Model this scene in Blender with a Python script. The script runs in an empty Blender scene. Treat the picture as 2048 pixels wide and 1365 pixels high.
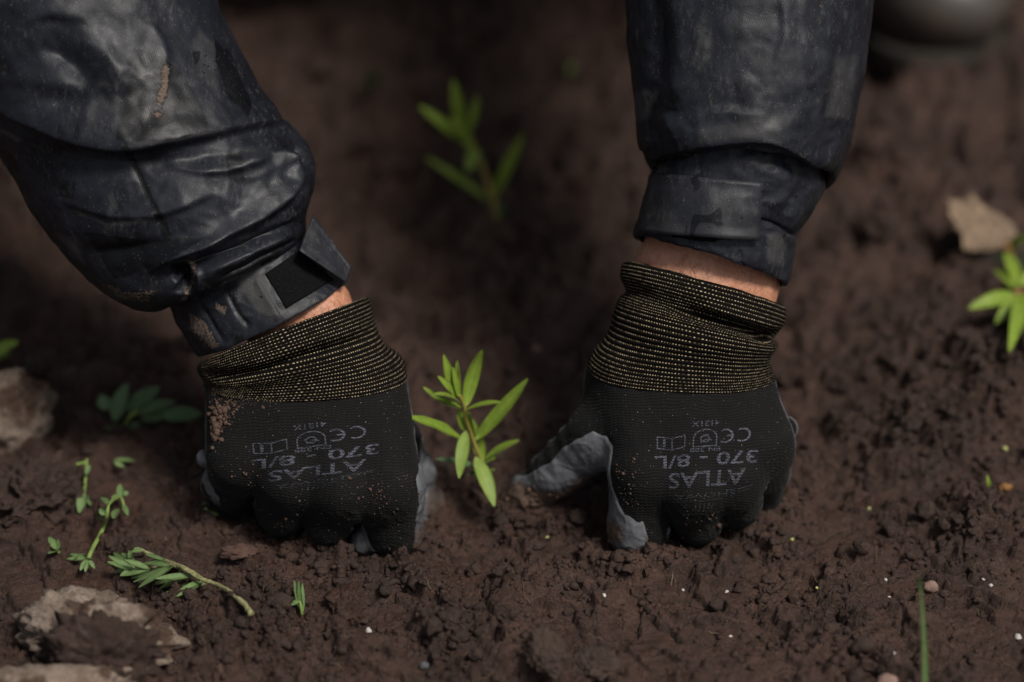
import bpy, bmesh, math, random
import numpy as np
from mathutils import Vector, Matrix
from mathutils.bvhtree import BVHTree

random.seed(7); rng = np.random.default_rng(7)
SC = bpy.context.scene
COL = SC.collection
R = math.radians

# ------------------------------------------------------------------ camera
PITCH = R(32.0); FPX = 4835.0; LENS = 85.0
SLANT = 1.2; _a = PITCH + math.atan((1100 - 682.5) / FPX)
CAM = np.array([0.0, -SLANT * math.cos(_a), SLANT * math.sin(_a)])
AX_R = np.array([1.0, 0, 0]); AX_U = np.array([0, math.sin(PITCH), math.cos(PITCH)]); AX_V = np.array([0, math.cos(PITCH), -math.sin(PITCH)])
D0 = 1.1955; S = D0 / FPX                      # reference distance, metres per photo pixel there
cd = bpy.data.cameras.new('camera'); cam = bpy.data.objects.new('camera', cd); COL.objects.link(cam)
cam.location = CAM; cam.rotation_euler = (math.pi / 2 - PITCH, 0, 0)
cd.sensor_width = 36.0; cd.lens = LENS * (FPX / 2048 * 36 / LENS); cd.clip_start = 0.02; cd.clip_end = 500
cd.dof.use_dof = True; cd.dof.focus_distance = 1.163; cd.dof.aperture_fstop = 2.5
SC.camera = cam

# ------------------------------------------------------------------ sky, sun, exposure
SUN_EL, SUN_AZ = 58.0, 131.0                   # azimuth clockwise from +Y (north); overcast, bright part of the sky high up on the right
w = bpy.data.worlds.new('World'); SC.world = w; w.use_nodes = True
nt = w.node_tree; nt.nodes.clear()
sky = nt.nodes.new('ShaderNodeTexSky'); sky.sky_type = 'NISHITA'; sky.sun_disc = False
sky.sun_elevation = R(SUN_EL); sky.sun_rotation = R(SUN_AZ); sky.dust_density = 4.0; sky.air_density = 1.0; sky.ozone_density = 1.0
bg = nt.nodes.new('ShaderNodeBackground'); bg.inputs['Strength'].default_value = 0.036
wo = nt.nodes.new('ShaderNodeOutputWorld')
hs = nt.nodes.new('ShaderNodeHueSaturation'); hs.inputs['Saturation'].default_value = 0.45   # overcast: cloud greys the sky
nt.links.new(sky.outputs[0], hs.inputs['Color']); nt.links.new(hs.outputs[0], bg.inputs[0]); nt.links.new(bg.outputs[0], wo.inputs[0])
sd = bpy.data.lights.new('sun', 'SUN'); sd.energy = 1.5; sd.angle = R(14); sd.color = (1.0, 0.95, 0.88)
so = bpy.data.objects.new('sun', sd); COL.objects.link(so)
_dir = Vector((math.sin(R(SUN_AZ)) * math.cos(R(SUN_EL)), math.cos(R(SUN_AZ)) * math.cos(R(SUN_EL)), math.sin(R(SUN_EL))))
so.rotation_euler = _dir.to_track_quat('Z', 'Y').to_euler(); so.location = (0, 0, 3)
vs = SC.view_settings; vs.view_transform = 'Standard'; vs.look = 'None'; vs.gamma = 1.0; vs.exposure = 1.0; vs.use_curve_mapping = False
SC.render.engine = 'CYCLES'; SC.cycles.use_denoising = True; SC.cycles.max_bounces = 6; SC.cycles.diffuse_bounces = 3
SC.cycles.use_adaptive_sampling = False

# ------------------------------------------------------------------ small maths
def P(a):
    a = np.asarray(a, float); dep = (D0 - a[..., 2] * S)[..., None]
    return CAM + AX_V * dep + AX_R * ((a[..., 0:1] - 1024) / FPX * dep) + AX_U * ((682.5 - a[..., 1:2]) / FPX * dep)
def invP(w_):
    d = w_ - CAM; dep = d @ AX_V
    return np.stack([1024 + FPX * (d @ AX_R) / dep, 682.5 - FPX * (d @ AX_U) / dep, (D0 - dep) / S], -1)
_perm = np.random.default_rng(3).permutation(256).astype(np.int64); _perm = np.concatenate([_perm] * 3)
def _h(i, j, k=0, s=0):
    i = np.asarray(i) & 255; j = np.asarray(j) & 255; k = np.asarray(k) & 255
    return _perm[(_perm[(_perm[(i + s * 37) & 255] + j) & 511] + k) & 511]
def noise(p, s=0):
    """gradient noise, p (...,3), about -1..1"""
    p = np.asarray(p, np.float64); i = np.floor(p).astype(np.int64); f = p - i
    u = f * f * f * (f * (f * 6 - 15) + 10); out = 0
    for dx in (0, 1):
        for dy in (0, 1):
            for dz in (0, 1):
                h = _h(i[..., 0] + dx, i[..., 1] + dy, i[..., 2] + dz, s)
                ang = h * (2 * math.pi / 256.0) * 5; zz = ((h * 97) % 256) / 127.5 - 1; rr = np.sqrt(np.maximum(0, 1 - zz * zz))
                g = (np.cos(ang) * rr * (f[..., 0] - dx) + np.sin(ang) * rr * (f[..., 1] - dy) + zz * (f[..., 2] - dz))
                wx = u[..., 0] if dx else 1 - u[..., 0]; wy = u[..., 1] if dy else 1 - u[..., 1]; wz = u[..., 2] if dz else 1 - u[..., 2]
                out = out + g * wx * wy * wz
    return out * 1.6
def fbm(p, o=4, s=0, gain=0.5):
    t = 0; a = 1.0
    for k in range(o):
        t = t + a * noise(np.asarray(p) * (2.03 ** k) + k * 7.3, s + k); a *= gain
    return t
def n2(x, y, sc, o=3, s=0, gain=0.5):
    return fbm(np.stack([x * sc, y * sc, np.zeros_like(x) + s * 1.7], -1), o, s, gain)
def worley(x, y, sc, s=0):
    x = x * sc; y = y * sc; ix = np.floor(x).astype(np.int64); iy = np.floor(y).astype(np.int64)
    f1 = np.full(x.shape, 9.0); f2 = np.full(x.shape, 9.0); idc = np.zeros(x.shape, np.int64)
    for a in (-1, 0, 1):
        for b in (-1, 0, 1):
            h = _h(ix + a, iy + b, 5, s); h2 = _h(ix + a, iy + b, 11, s)
            d = np.hypot(ix + a + h / 256.0 - x, iy + b + h2 / 256.0 - y)
            m = d < f1; f2 = np.where(m, f1, np.minimum(f2, d)); idc = np.where(m, h, idc); f1 = np.where(m, d, f1)
    return f1, f2, idc / 256.0
def sstep(a, b, x):
    t = np.clip((x - a) / (b - a), 0, 1); return t * t * (3 - 2 * t)
def inpoly(x, y, poly):
    ins = np.zeros(np.shape(x), bool); n = len(poly)
    for k in range(n):
        x0, y0 = poly[k]; x1, y1 = poly[(k + 1) % n]
        if y0 == y1: continue
        c = ((y0 > y) != (y1 > y)) & (x < (x1 - x0) * (y - y0) / (y1 - y0) + x0); ins ^= c
    return ins
def poly_dist(x, y, pts):
    """unsigned distance, side (+ = above line in picture for left-to-right lines), t along"""
    best = np.full(x.shape, 1e9); side = np.zeros(x.shape); tt = np.zeros(x.shape); n = len(pts) - 1
    for k in range(n):
        ax, ay = pts[k]; bx, by = pts[k + 1]; dx, dy = bx - ax, by - ay; L = dx * dx + dy * dy
        t = np.clip(((x - ax) * dx + (y - ay) * dy) / L, 0, 1); d = np.hypot(x - ax - t * dx, y - ay - t * dy); m = d < best
        best = np.where(m, d, best); side = np.where(m, np.sign((x - ax) * dy - (y - ay) * dx), side); tt = np.where(m, (k + t) / n, tt)
    return best, side, tt
def smooth_line(pts, n=6):
    pts = np.array(pts, float); out = []
    q = np.vstack([2 * pts[0] - pts[1], pts, 2 * pts[-1] - pts[-2]])
    for i in range(len(pts) - 1):
        p0, p1, p2, p3 = q[i:i + 4]
        for t in np.arange(n) / n:
            out.append(0.5 * (2 * p1 + (p2 - p0) * t + (2 * p0 - 5 * p1 + 4 * p2 - p3) * t * t + (3 * p1 - p0 - 3 * p2 + p3) * t ** 3))
    out.append(pts[-1]); return np.array(out)

# ------------------------------------------------------------------ mesh and object helpers
def mesh_np(name, V, F, smooth=True, attrs=None):
    V = np.asarray(V, np.float32).reshape(-1, 3); F = np.asarray(F, np.int32); k = F.shape[1]
    me = bpy.data.meshes.new(name); me.vertices.add(len(V)); me.vertices.foreach_set('co', V.ravel())
    me.loops.add(F.size); me.loops.foreach_set('vertex_index', F.ravel())
    me.polygons.add(len(F)); me.polygons.foreach_set('loop_start', np.arange(0, F.size, k, dtype=np.int32))
    if smooth: me.polygons.foreach_set('use_smooth', np.ones(len(F), bool))
    for an, av in (attrs or {}).items():
        av = np.asarray(av, np.float32)
        at = me.attributes.new(an, 'FLOAT' if av.ndim == 1 else 'FLOAT_VECTOR', 'POINT')
        at.data.foreach_set('value' if av.ndim == 1 else 'vector', av.ravel())
    me.update(calc_edges=True); me.validate(); return me
def link(name, me, mat=None, parent=None):
    o = bpy.data.objects.new(name, me); COL.objects.link(o)
    if mat is not None and me is not None and not me.materials: me.materials.append(mat)
    if parent is not None:
        o.parent = parent; o.matrix_parent_inverse = Matrix.Translation(-Vector(parent.location))
    return o
def obj(name, V, F, mat, parent=None, smooth=True, attrs=None):
    return link(name, mesh_np(name, V, F, smooth, attrs), mat, parent)
def empty(name, loc):
    o = bpy.data.objects.new(name, None); COL.objects.link(o); o.location = loc; o.empty_display_size = 0.02; return o
def tag(o, label=None, cat=None, group=None, kind=None):
    for k, v in (('label', label), ('category', cat), ('group', group), ('kind', kind)):
        if v: o[k] = v
    return o
def grid_faces(nv, nu, closed):
    i = np.arange(nv - 1)[:, None]; j = np.arange(nu if closed else nu - 1)[None, :]; j2 = (j + 1) % nu
    return np.stack([i * nu + j, i * nu + j2, (i + 1) * nu + j2, (i + 1) * nu + j], -1).reshape(-1, 4)
def grid_normals(G, closed):
    if closed: du = np.roll(G, -1, 1) - np.roll(G, 1, 1)
    else: du = np.gradient(G, axis=1)
    dv = np.gradient(G, axis=0); n = np.cross(du, dv); return n / (np.linalg.norm(n, axis=-1, keepdims=True) + 1e-9)

def surface_nets(f, org, h):
    nx, ny, nz = f.shape; ins = f < 0
    acc = np.zeros((nx - 1, ny - 1, nz - 1, 3), np.float32); cnt = np.zeros((nx - 1, ny - 1, nz - 1), np.float32)
    cs = [(a, b, c) for a in (0, 1) for b in (0, 1) for c in (0, 1)]
    sl = lambda c: (slice(c[0], nx - 1 + c[0]), slice(c[1], ny - 1 + c[1]), slice(c[2], nz - 1 + c[2]))
    for ca in cs:
        for ax in range(3):
            if ca[ax]: continue
            cb = list(ca); cb[ax] = 1; A = f[sl(ca)]; B = f[sl(cb)]; m = ins[sl(ca)] != ins[sl(cb)]
            t = np.where(m, A / np.where(m, A - B, 1), 0)
            for d in range(3): acc[..., d] += np.where(m, ca[d] + (t if d == ax else 0), 0)
            cnt += m
    act = cnt > 0; idx = np.full(act.shape, -1, np.int64); idx[act] = np.arange(act.sum())
    pos = np.argwhere(act) + acc[act] / cnt[act][:, None]
    V = pos * h + np.asarray(org); Q = []
    for ax in range(3):
        s0 = [slice(None)] * 3; s1 = [slice(None)] * 3; s0[ax] = slice(0, -1); s1[ax] = slice(1, None)
        a0 = ins[tuple(s0)]; a1 = ins[tuple(s1)]; e = np.argwhere(a0 != a1)
        o1, o2 = [d for d in range(3) if d != ax]; e = e[(e[:, o1] > 0) & (e[:, o2] > 0) & (e[:, o1] < f.shape[o1] - 1) & (e[:, o2] < f.shape[o2] - 1)]
        def c(d1, d2):
            q = e.copy(); q[:, o1] -= d1; q[:, o2] -= d2; return idx[q[:, 0], q[:, 1], q[:, 2]]
        q = np.stack([c(1, 1), c(0, 1), c(0, 0), c(1, 0)], -1); flip = a0[e[:, 0], e[:, 1], e[:, 2]]
        if ax == 1: flip = ~flip
        q[~flip] = q[~flip][:, ::-1]; Q.append(q)
    return V, np.concatenate(Q)
def smin(a, b, k):
    h = np.maximum(k - np.abs(a - b), 0) / k; return np.minimum(a, b) - h * h * k * 0.25
def rcone(p, a, b, ra, rb):
    a = np.array(a, float); b = np.array(b, float); d = b - a; t = np.clip(((p - a) @ d) / (d @ d), 0, 1)
    return np.linalg.norm(p - a - t[..., None] * d, axis=-1) - (ra + (rb - ra) * t)
def sphere(p, c, r): return np.linalg.norm(p - np.array(c, float), axis=-1) - r
def sdf_mesh(fn, lo, hi, h, slack=1.25):
    lo = np.array(lo, float); n = np.ceil((np.array(hi) - lo) / h).astype(int) + 1
    ax = [lo[d] + np.arange(n[d]) * h for d in range(3)]
    # coarse pass, then only the cells near the surface
    c = 5; ca = [lo[d] + (np.arange((n[d] + c - 1) // c) * c + (c - 1) / 2) * h for d in range(3)]
    cf = fn(np.stack(np.meshgrid(*ca, indexing='ij'), -1)).astype(np.float32)
    f = cf
    for d in range(3): f = np.repeat(f, c, axis=d)
    f = np.ascontiguousarray(f[:n[0], :n[1], :n[2]]); m = np.abs(f) < h * c * slack; ii = np.argwhere(m)
    vals = np.empty(len(ii), np.float32)
    for i0 in range(0, len(ii), 200000): vals[i0:i0 + 200000] = fn(lo + ii[i0:i0 + 200000] * h)
    f[m] = vals
    return surface_nets(f, lo, h)
def sdf_normal(fn, p, e=2.0):
    g = np.stack([fn(p + np.eye(3)[d] * e) - fn(p - np.eye(3)[d] * e) for d in range(3)], -1)
    return g / (np.linalg.norm(g, axis=-1, keepdims=True) + 1e-9)

# ------------------------------------------------------------------ material helpers
def mat(name):
    m = bpy.data.materials.new(name); m.use_nodes = True; t = m.node_tree; return m, t, t.nodes['Principled BSDF']
def N(t, typ, ins=None, **props):
    n = t.nodes.new('ShaderNode' + typ)
    for k, v in props.items(): setattr(n, k, v)
    for k, v in (ins or {}).items(): put(t, n.inputs[k], v)
    return n
def put(t, sock, v):
    if isinstance(v, bpy.types.NodeSocket): t.links.new(v, sock)
    elif isinstance(v, bpy.types.Node): t.links.new(v.outputs[0], sock)
    else: sock.default_value = (*v, 1.0) if (hasattr(v, '__len__') and len(v) == 3 and sock.type == 'RGBA') else v
def ma(t, op, a, b=0.0, c=0.0, clamp=False):
    n = t.nodes.new('ShaderNodeMath'); n.operation = op; n.use_clamp = clamp
    put(t, n.inputs[0], a); put(t, n.inputs[1], b); put(t, n.inputs[2], c); return n.outputs[0]
def ramp(t, fac, stops):
    n = t.nodes.new('ShaderNodeValToRGB'); e = n.color_ramp.elements
    while len(e) < len(stops): e.new(0.5)
    for q, (p_, c_) in zip(e, stops):
        q.position = p_; q.color = (*c_, 1) if hasattr(c_, '__len__') else (c_, c_, c_, 1)
    put(t, n.inputs[0], fac); return n.outputs[0]
def mixc(t, fac, a, b):
    n = t.nodes.new('ShaderNodeMix'); n.data_type = 'RGBA'; put(t, n.inputs[0], fac); put(t, n.inputs[6], a); put(t, n.inputs[7], b); return n.outputs[2]
def tnoise(t, vec, scale, detail=4, rough=0.55, dist=0.0):
    return N(t, 'TexNoise', {'Vector': vec, 'Scale': scale, 'Detail': detail, 'Roughness': rough, 'Distortion': dist}).outputs[0]
def pos(t): return N(t, 'NewGeometry').outputs['Position']
def attr(t, name, out='Fac'): return N(t, 'Attribute', attribute_name=name).outputs[out]
def bump(t, b, h, strength=0.5, dist=0.001, normal=None):
    n = N(t, 'Bump', {'Strength': strength, 'Distance': dist, 'Height': h})
    if normal is not None: put(t, n.inputs['Normal'], normal)
    if b is not None: t.links.new(n.outputs[0], b.inputs['Normal'])
    return n.outputs[0]
def mapping(t, vec, scale=(1, 1, 1), rot=(0, 0, 0)):
    return N(t, 'Mapping', {'Vector': vec, 'Scale': scale, 'Rotation': rot}).outputs[0]

def soil_material(name, c_lo, c_hi, speck=1.0, rough=(0.5, 0.85)):
    m, t, b = mat(name); p = pos(t)
    big = tnoise(t, p, 22, 5); mid = tnoise(t, p, 170, 6, 0.62); fine = tnoise(t, p, 900, 4, 0.65)
    c = ramp(t, ma(t, 'ADD', ma(t, 'MULTIPLY', big, 0.55), ma(t, 'MULTIPLY', mid, 0.45)), [(0.34, c_lo), (0.62, c_hi)])
    c = mixc(t, ma(t, 'MULTIPLY', ramp(t, fine, [(0.42, 1.0), (0.6, 0.0)]), 0.45), c, tuple(x * 0.45 for x in c_lo))
    sp = ramp(t, tnoise(t, p, 1500, 2, 0.5), [(0.70, 0.0), (0.745, 1.0)])
    c = mixc(t, ma(t, 'MULTIPLY', sp, 0.5 * speck), c, (0.22, 0.165, 0.13))
    put(t, b.inputs['Base Color'], c)
    put(t, b.inputs['Roughness'], ramp(t, tnoise(t, p, 60, 4), [(0.35, rough[0]), (0.65, rough[1])]))
    b.inputs['Specular IOR Level'].default_value = 0.5
    n1 = bump(t, None, mid, 1.0, 0.0035); n2_ = bump(t, None, fine, 1.0, 0.0014, n1)
    bump(t, b, tnoise(t, p, 2400, 2, 0.6), 0.9, 0.0005, n2_); return m
M_soil = soil_material('moist_soil', (0.030, 0.0136, 0.0086), (0.102, 0.0510, 0.0335), 1.0, (0.33, 0.78))
M_crumb = soil_material('soil_crumbs', (0.030, 0.0150, 0.0100), (0.086, 0.0460, 0.0315))
M_clod = soil_material('dry_clod', (0.048, 0.0290, 0.0210), (0.100, 0.0620, 0.0450), 1.5, (0.7, 0.95))

def simple(name, col, rough=0.6, spec=0.3, nscale=300, var=0.3, bmp=0.3, bd=0.0005):
    m, t, b = mat(name); p = pos(t); n = tnoise(t, p, nscale, 4)
    put(t, b.inputs['Base Color'], ramp(t, n, [(0.3, tuple(c * (1 - var) for c in col)), (0.7, tuple(min(1, c * (1 + var)) for c in col))]))
    b.inputs['Roughness'].default_value = rough; b.inputs['Specular IOR Level'].default_value = spec
    bump(t, b, n, bmp, bd); return m
def leaf_material(name, c0, c1, c2):
    m, t, b = mat(name); st = N(t, 'Attribute', attribute_name='st').outputs['Vector']
    sx = N(t, 'SeparateXYZ', {0: st}); s, tt = sx.outputs[0], sx.outputs[1]; p = pos(t)
    n = tnoise(t, p, 260, 4)
    c = ramp(t, n, [(0.3, c0), (0.7, c1)])
    rib = ramp(t, ma(t, 'ABSOLUTE', s), [(0.0, 1.0), (0.14, 0.0)])
    c = mixc(t, ma(t, 'MULTIPLY', rib, 0.55), c, c2)
    edge = ramp(t, ma(t, 'ABSOLUTE', s), [(0.85, 0.0), (1.0, 1.0)])
    c = mixc(t, ma(t, 'MULTIPLY', edge, 0.4), c, c2)
    vein = N(t, 'TexWave', {'Vector': N(t, 'CombineXYZ', {0: ma(t, 'SUBTRACT', ma(t, 'MULTIPLY', tt, 6.0), ma(t, 'MULTIPLY', ma(t, 'ABSOLUTE', s), 1.6)), 1: 0.0, 2: 0.0}).outputs[0], 'Scale': 0.8, 'Distortion': 1.0, 'Detail': 1.0}).outputs[1]
    c = mixc(t, ma(t, 'MULTIPLY', ramp(t, vein, [(0.75, 0.0), (0.95, 1.0)]), 0.18), c, c2)
    c = mixc(t, ma(t, 'MULTIPLY', ramp(t, tnoise(t, p, 700, 3, 0.6), [(0.66, 0.0), (0.72, 1.0)]), 0.5), c, (0.10, 0.075, 0.03)); c = mixc(t, ma(t, 'MULTIPLY', ramp(t, tnoise(t, p, 60, 3), [(0.45, 0.0), (0.7, 1.0)]), 0.4), c, c0)
    put(t, b.inputs['Base Color'], c); b.inputs['Roughness'].default_value = 0.48; b.inputs['Specular IOR Level'].default_value = 0.35
    bump(t, b, ma(t, 'ADD', ma(t, 'MULTIPLY', vein, 0.3), n), 0.25, 0.0006)
    tr = N(t, 'BsdfTranslucent', {0: c}); mx = N(t, 'MixShader', {0: 0.40}); t.links.new(b.outputs[0], mx.inputs[1]); t.links.new(tr.outputs[0], mx.inputs[2])
    t.links.new(mx.outputs[0], t.nodes['Material Output'].inputs[0]); return m
M_leaf = leaf_material('fresh_leaf', (0.19, 0.30, 0.030), (0.31, 0.44, 0.055), (0.47, 0.56, 0.15))
M_leaf_y = leaf_material('young_leaf', (0.22, 0.34, 0.03), (0.33, 0.46, 0.06), (0.46, 0.55, 0.14))
M_leaf_p = leaf_material('pale_leaf_underside', (0.24, 0.36, 0.065), (0.35, 0.47, 0.10), (0.46, 0.56, 0.18))
M_leaf_d = leaf_material('dull_leaf', (0.115, 0.195, 0.085), (0.19, 0.29, 0.14), (0.25, 0.35, 0.19))
M_leaf_w = leaf_material('weed_leaf', (0.15, 0.25, 0.085), (0.25, 0.37, 0.14), (0.34, 0.45, 0.20))
M_stem = simple('green_red_stem', (0.26, 0.21, 0.05), 0.5, 0.3, 180, 0.35)
M_stem_g = simple('green_stem', (0.17, 0.24, 0.06), 0.55, 0.3, 180, 0.35)
M_stem_dirty = simple('dirty_stem', (0.22, 0.21, 0.10), 0.8, 0.2, 700, 0.5, 0.8, 0.001)

# ------------------------------------------------------------------ ground height
def plain(px, py):
    d = AX_V + AX_R * (px - 1024) / FPX + AX_U * (682.5 - py) / FPX; p = CAM - d * CAM[2] / d[2]; return p[0], p[1]
MOUNDS = [(*plain(px, py), rx, ry, h) for px, py, rx, ry, h in (   # crumbly heaps, and soil banked up round the fingers
    (1095, 1165, .022, .016, .009), (745, 1165, .026, .012, .007), (430, 1280, .034, .024, .010), (580, 1300, .02, .02, .007), (1690, 1310, .034, .015, .008), (920, 1270, .02, .012, .005), (1950, 1080, .03, .02, .012), (1800, 900, .04, .02, .014), (1980, 800, .04, .03, .018), (1700, 760, .03, .02, .010),
    (700, 1130, .013, .007, .004), (610, 1104, .013, .008, .0035), (505, 1064, .012, .008, .0035), (425, 1010, .010, .010, .005), (855, 1070, .014, .010, .007), (1300, 1140, .016, .005, .0018), (1405, 1120, .014, .008, .0035), (1492, 1074, .014, .008, .0035), (1560, 1010, .012, .01, .005), (1060, 1050, .020, .010, .003))]
def ground_h(x, y, fine=True):
    x = np.asarray(x, float); y = np.asarray(y, float)
    far = sstep(0.02, 0.40, y)
    h = 0.010 * n2(x, y, 5.5, 2, 1) * (0.25 + far) + 0.0045 * n2(x, y, 16, 2, 2) * (0.7 + 1.2 * far)
    # furrow shoulder on the right, running away from the viewer
    h += 0.022 * sstep(0.16, 0.27, x + 0.25 * (y - 0.1)) * sstep(0.02, 0.12, y) * (0.7 + 0.5 * n2(x, y, 14, 2, 4)) - 0.012 * np.exp(-((x + 0.2 * y - 0.175) / 0.03) ** 2) * sstep(0.0, 0.1, y)
    h += 0.016 * np.exp(-((y - 0.60 - 0.04 * np.sin(x * 7)) / 0.08) ** 2)
    h += -0.006 * np.exp(-(((x + 0.02) / 0.05) ** 2 + ((y - 0.045) / 0.05) ** 2))
    if not fine: return h
    m_ = np.zeros_like(h)
    for mx, my, rx, ry, mh in MOUNDS: m_ = m_ + mh * np.exp(-((x - mx) / rx) ** 2 - ((y - my) / ry) ** 2)
    h += m_ * (1.15 - 1.1 * np.abs(n2(x, y, 75, 2, 41)))
    heap = np.clip(m_ / 0.006, 0, 1)
    rough = np.clip(sstep(-0.02, 0.55, n2(x, y, 17, 3, 6) + 0.35 * far) + 0.8 * heap, 0, 1.2)          # crumbly against smeared patches
    wx = x + 0.004 * n2(x, y, 70, 2, 8); wy = y + 0.004 * n2(x, y, 70, 2, 9)
    f1, f2, cid = worley(wx, wy, 38, 1); h += (0.0085 * (0.35 + 0.65 * rough) * (0.5 + 0.8 * far)) * (np.clip(0.62 - f1, -0.2, 1) * (0.3 + 0.9 * cid))
    f1, f2, cid = worley(wx, wy, 95, 2); h += 0.0052 * (0.10 + 0.90 * rough) * (np.sqrt(np.clip(0.75 - f1, 0, 1)) * (0.15 + cid) - 0.4)
    crack = np.clip(1 - (f2 - f1) / 0.10, 0, 1); h -= 0.0011 * crack * (1 - 0.5 * rough)
    f1, f2, cid = worley(x + 0.0015 * n2(x, y, 300, 1, 5), y, 260, 3); h += 0.0026 * (0.06 + 0.94 * rough) * (np.sqrt(np.clip(0.75 - f1, 0, 1)) * cid - 0.2)
    h += 0.0017 * n2(x, y, 160, 3, 12, 0.6) * (0.4 + 0.6 * rough)
    f1, f2, cid = worley(x + 0.001 * n2(x, y, 420, 1, 15), y + 0.001 * n2(x, y, 420, 1, 16), 430, 9); h += 0.0015 * (0.10 + 0.90 * rough) * (np.sqrt(np.clip(0.7 - f1, 0, 1)) * cid - 0.2)
    q = n2(x + 0.3 * y, y, 32, 3, 57); h += 0.0038 * (1 - 0.6 * far) * (sstep(0.02, 0.07, q) + sstep(0.34, 0.38, q) - sstep(-0.30, -0.27, -q) * 0.5)
    h += far * (0.017 * (0.5 - np.abs(n2(x, y, 21, 4, 51, 0.6)) * 1.6) + 0.012 * (0.4 - np.abs(n2(x + 0.3, y, 9, 2, 53)) * 1.3))
    f1, f2, cid = worley(wx, wy, 21, 7); h -= 0.0045 * np.clip(1 - (f2 - f1) / 0.06, 0, 1) * sstep(-0.2, 0.3, n2(x, y, 12, 2, 14))
    return h
def H_at(x, y):
    i = min(max(int(np.searchsorted(gx, x)) - 1, 0), len(gx) - 2); j = min(max(int(np.searchsorted(gy, y)) - 1, 0), len(gy) - 2)
    u = (x - gx[i]) / (gx[i + 1] - gx[i]); v = (y - gy[j]) / (gy[j + 1] - gy[j])
    return float((H[j, i] * (1 - u) + H[j, i + 1] * u) * (1 - v) + (H[j + 1, i] * (1 - u) + H[j + 1, i + 1] * u) * v)
def ray(px, py):
    d = AX_V + AX_R * (px - 1024) / FPX + AX_U * (682.5 - py) / FPX; return d
def G(px, py, lift=0.0):
    """point of the soil surface seen at a photo pixel"""
    d = ray(px, py); z = 0.0
    for _ in range(6):
        t = (z - CAM[2]) / d[2]; p = CAM + d * t; z = H_at(p[0], p[1])
    p[2] = z + lift; return p

def axis(dense_lo, dense_hi, step, mid_hi=None, mid_step=None, out_lo=-30, out_hi=30, g=1.22):
    a = list(np.arange(dense_lo, dense_hi, step))
    if mid_hi: a += list(np.arange(dense_hi, mid_hi, mid_step))
    s_ = mid_step or step
    v, d = a[-1], s_
    while v < out_hi: d *= g; v += d; a.append(v)
    v, d = a[0], step; lo = []
    while v > out_lo: d *= g; v -= d; lo.append(v)
    return np.array(lo[::-1] + a)
gx = np.concatenate([-axis(0.364, 0.60, 0.004, out_lo=0.363)[::-1], np.arange(-0.36, 0.3605, 0.00095), axis(0.364, 0.60, 0.004, out_lo=0.363)])
gy = np.concatenate([-axis(0.153, 0.32, 0.003, out_lo=0.152)[::-1], np.arange(-0.15, 0.105, 0.0009), np.arange(0.106, 0.30, 0.0017), axis(0.302, 0.80, 0.003, out_lo=0.3015)])
gx = gx[np.concatenate([[True], np.diff(gx) > 1e-4])]; gy = gy[np.concatenate([[True], np.diff(gy) > 1e-4])]
GX, GY = np.meshgrid(gx, gy); near = (np.abs(GX) < 0.6) & (GY > -0.4) & (GY < 1.2)
H = ground_h(GX, GY, False); H[near] = ground_h(GX[near], GY[near])
V = np.stack([GX, GY, H], -1)
jit = near & (GY < 0.4)
V[jit, 0] += 0.0012 * n2(GX[jit], GY[jit], 210, 2, 21); V[jit, 1] += 0.0012 * n2(GX[jit], GY[jit], 210, 2, 22)
ground = obj('ground', V, grid_faces(len(gy), len(gx), False), M_soil); tag(ground, 'dark brown moist garden soil', None, None, 'structure')

# ------------------------------------------------------------------ loft helper (rings are given left point, right point, front offset, depth)
def loft(rings, nu=160, nsub=10, p=2.0):
    r = np.array(rings, float); q = np.vstack([2 * r[0] - r[1], r, 2 * r[-1] - r[-2]]); out = []
    for i in range(len(r) - 1):
        a, b, c, d = q[i:i + 4]
        for t in np.arange(nsub) / nsub:
            out.append(0.5 * (2 * b + (c - a) * t + (2 * a - 5 * b + 4 * c - d) * t * t + (3 * b - a - 3 * c + d) * t ** 3))
    out.append(r[-1]); r = np.array(out); th = np.linspace(0, 2 * math.pi, nu, endpoint=False)
    c, s_ = np.cos(th), np.sin(th)
    if p != 2.0:
        c = np.sign(c) * np.abs(c) ** (2 / p); s_ = np.sign(s_) * np.abs(s_) ** (2 / p)
    mid = (r[:, 0:2] + r[:, 2:4]) / 2; half = (r[:, 2:4] - r[:, 0:2]) / 2
    Gd = np.empty((len(r), nu, 3))
    Gd[..., :2] = mid[:, None] + c[None, :, None] * half[:, None] + s_[None, :, None] * r[:, None, 4:6]
    Gd[..., 2] = r[:, 7:8] + s_[None] * r[:, 6:7]
    return Gd, r[:, 8], th
def add_folds(Gd, feats):
    n = grid_normals(Gd, True)
    if (n[..., 2] * (np.arange(Gd.shape[1])[None] < Gd.shape[1] / 2)).sum() < 0: n = -n
    d = np.zeros(Gd.shape[:2]); fr = sstep(-0.15, 0.25, n[..., 2]); x, y = Gd[..., 0], Gd[..., 1]
    for pts, amp, wu, wd, taper in feats:
        dist, side, t = poly_dist(x, y, smooth_line(pts))
        wv = np.where(side > 0, wu, wd); e = np.exp(-(dist / wv) ** 1.6)
        d += amp * e * np.clip(np.minimum(t, 1 - t) / taper, 0, 1) ** 0.7 if taper else amp * e
    return Gd + n * (d * fr)[..., None], n

def soft_noise(Gd, n, amp, sc, s=0, o=3): return Gd + n * (amp * fbm(Gd * sc, o, s))[..., None]

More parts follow.
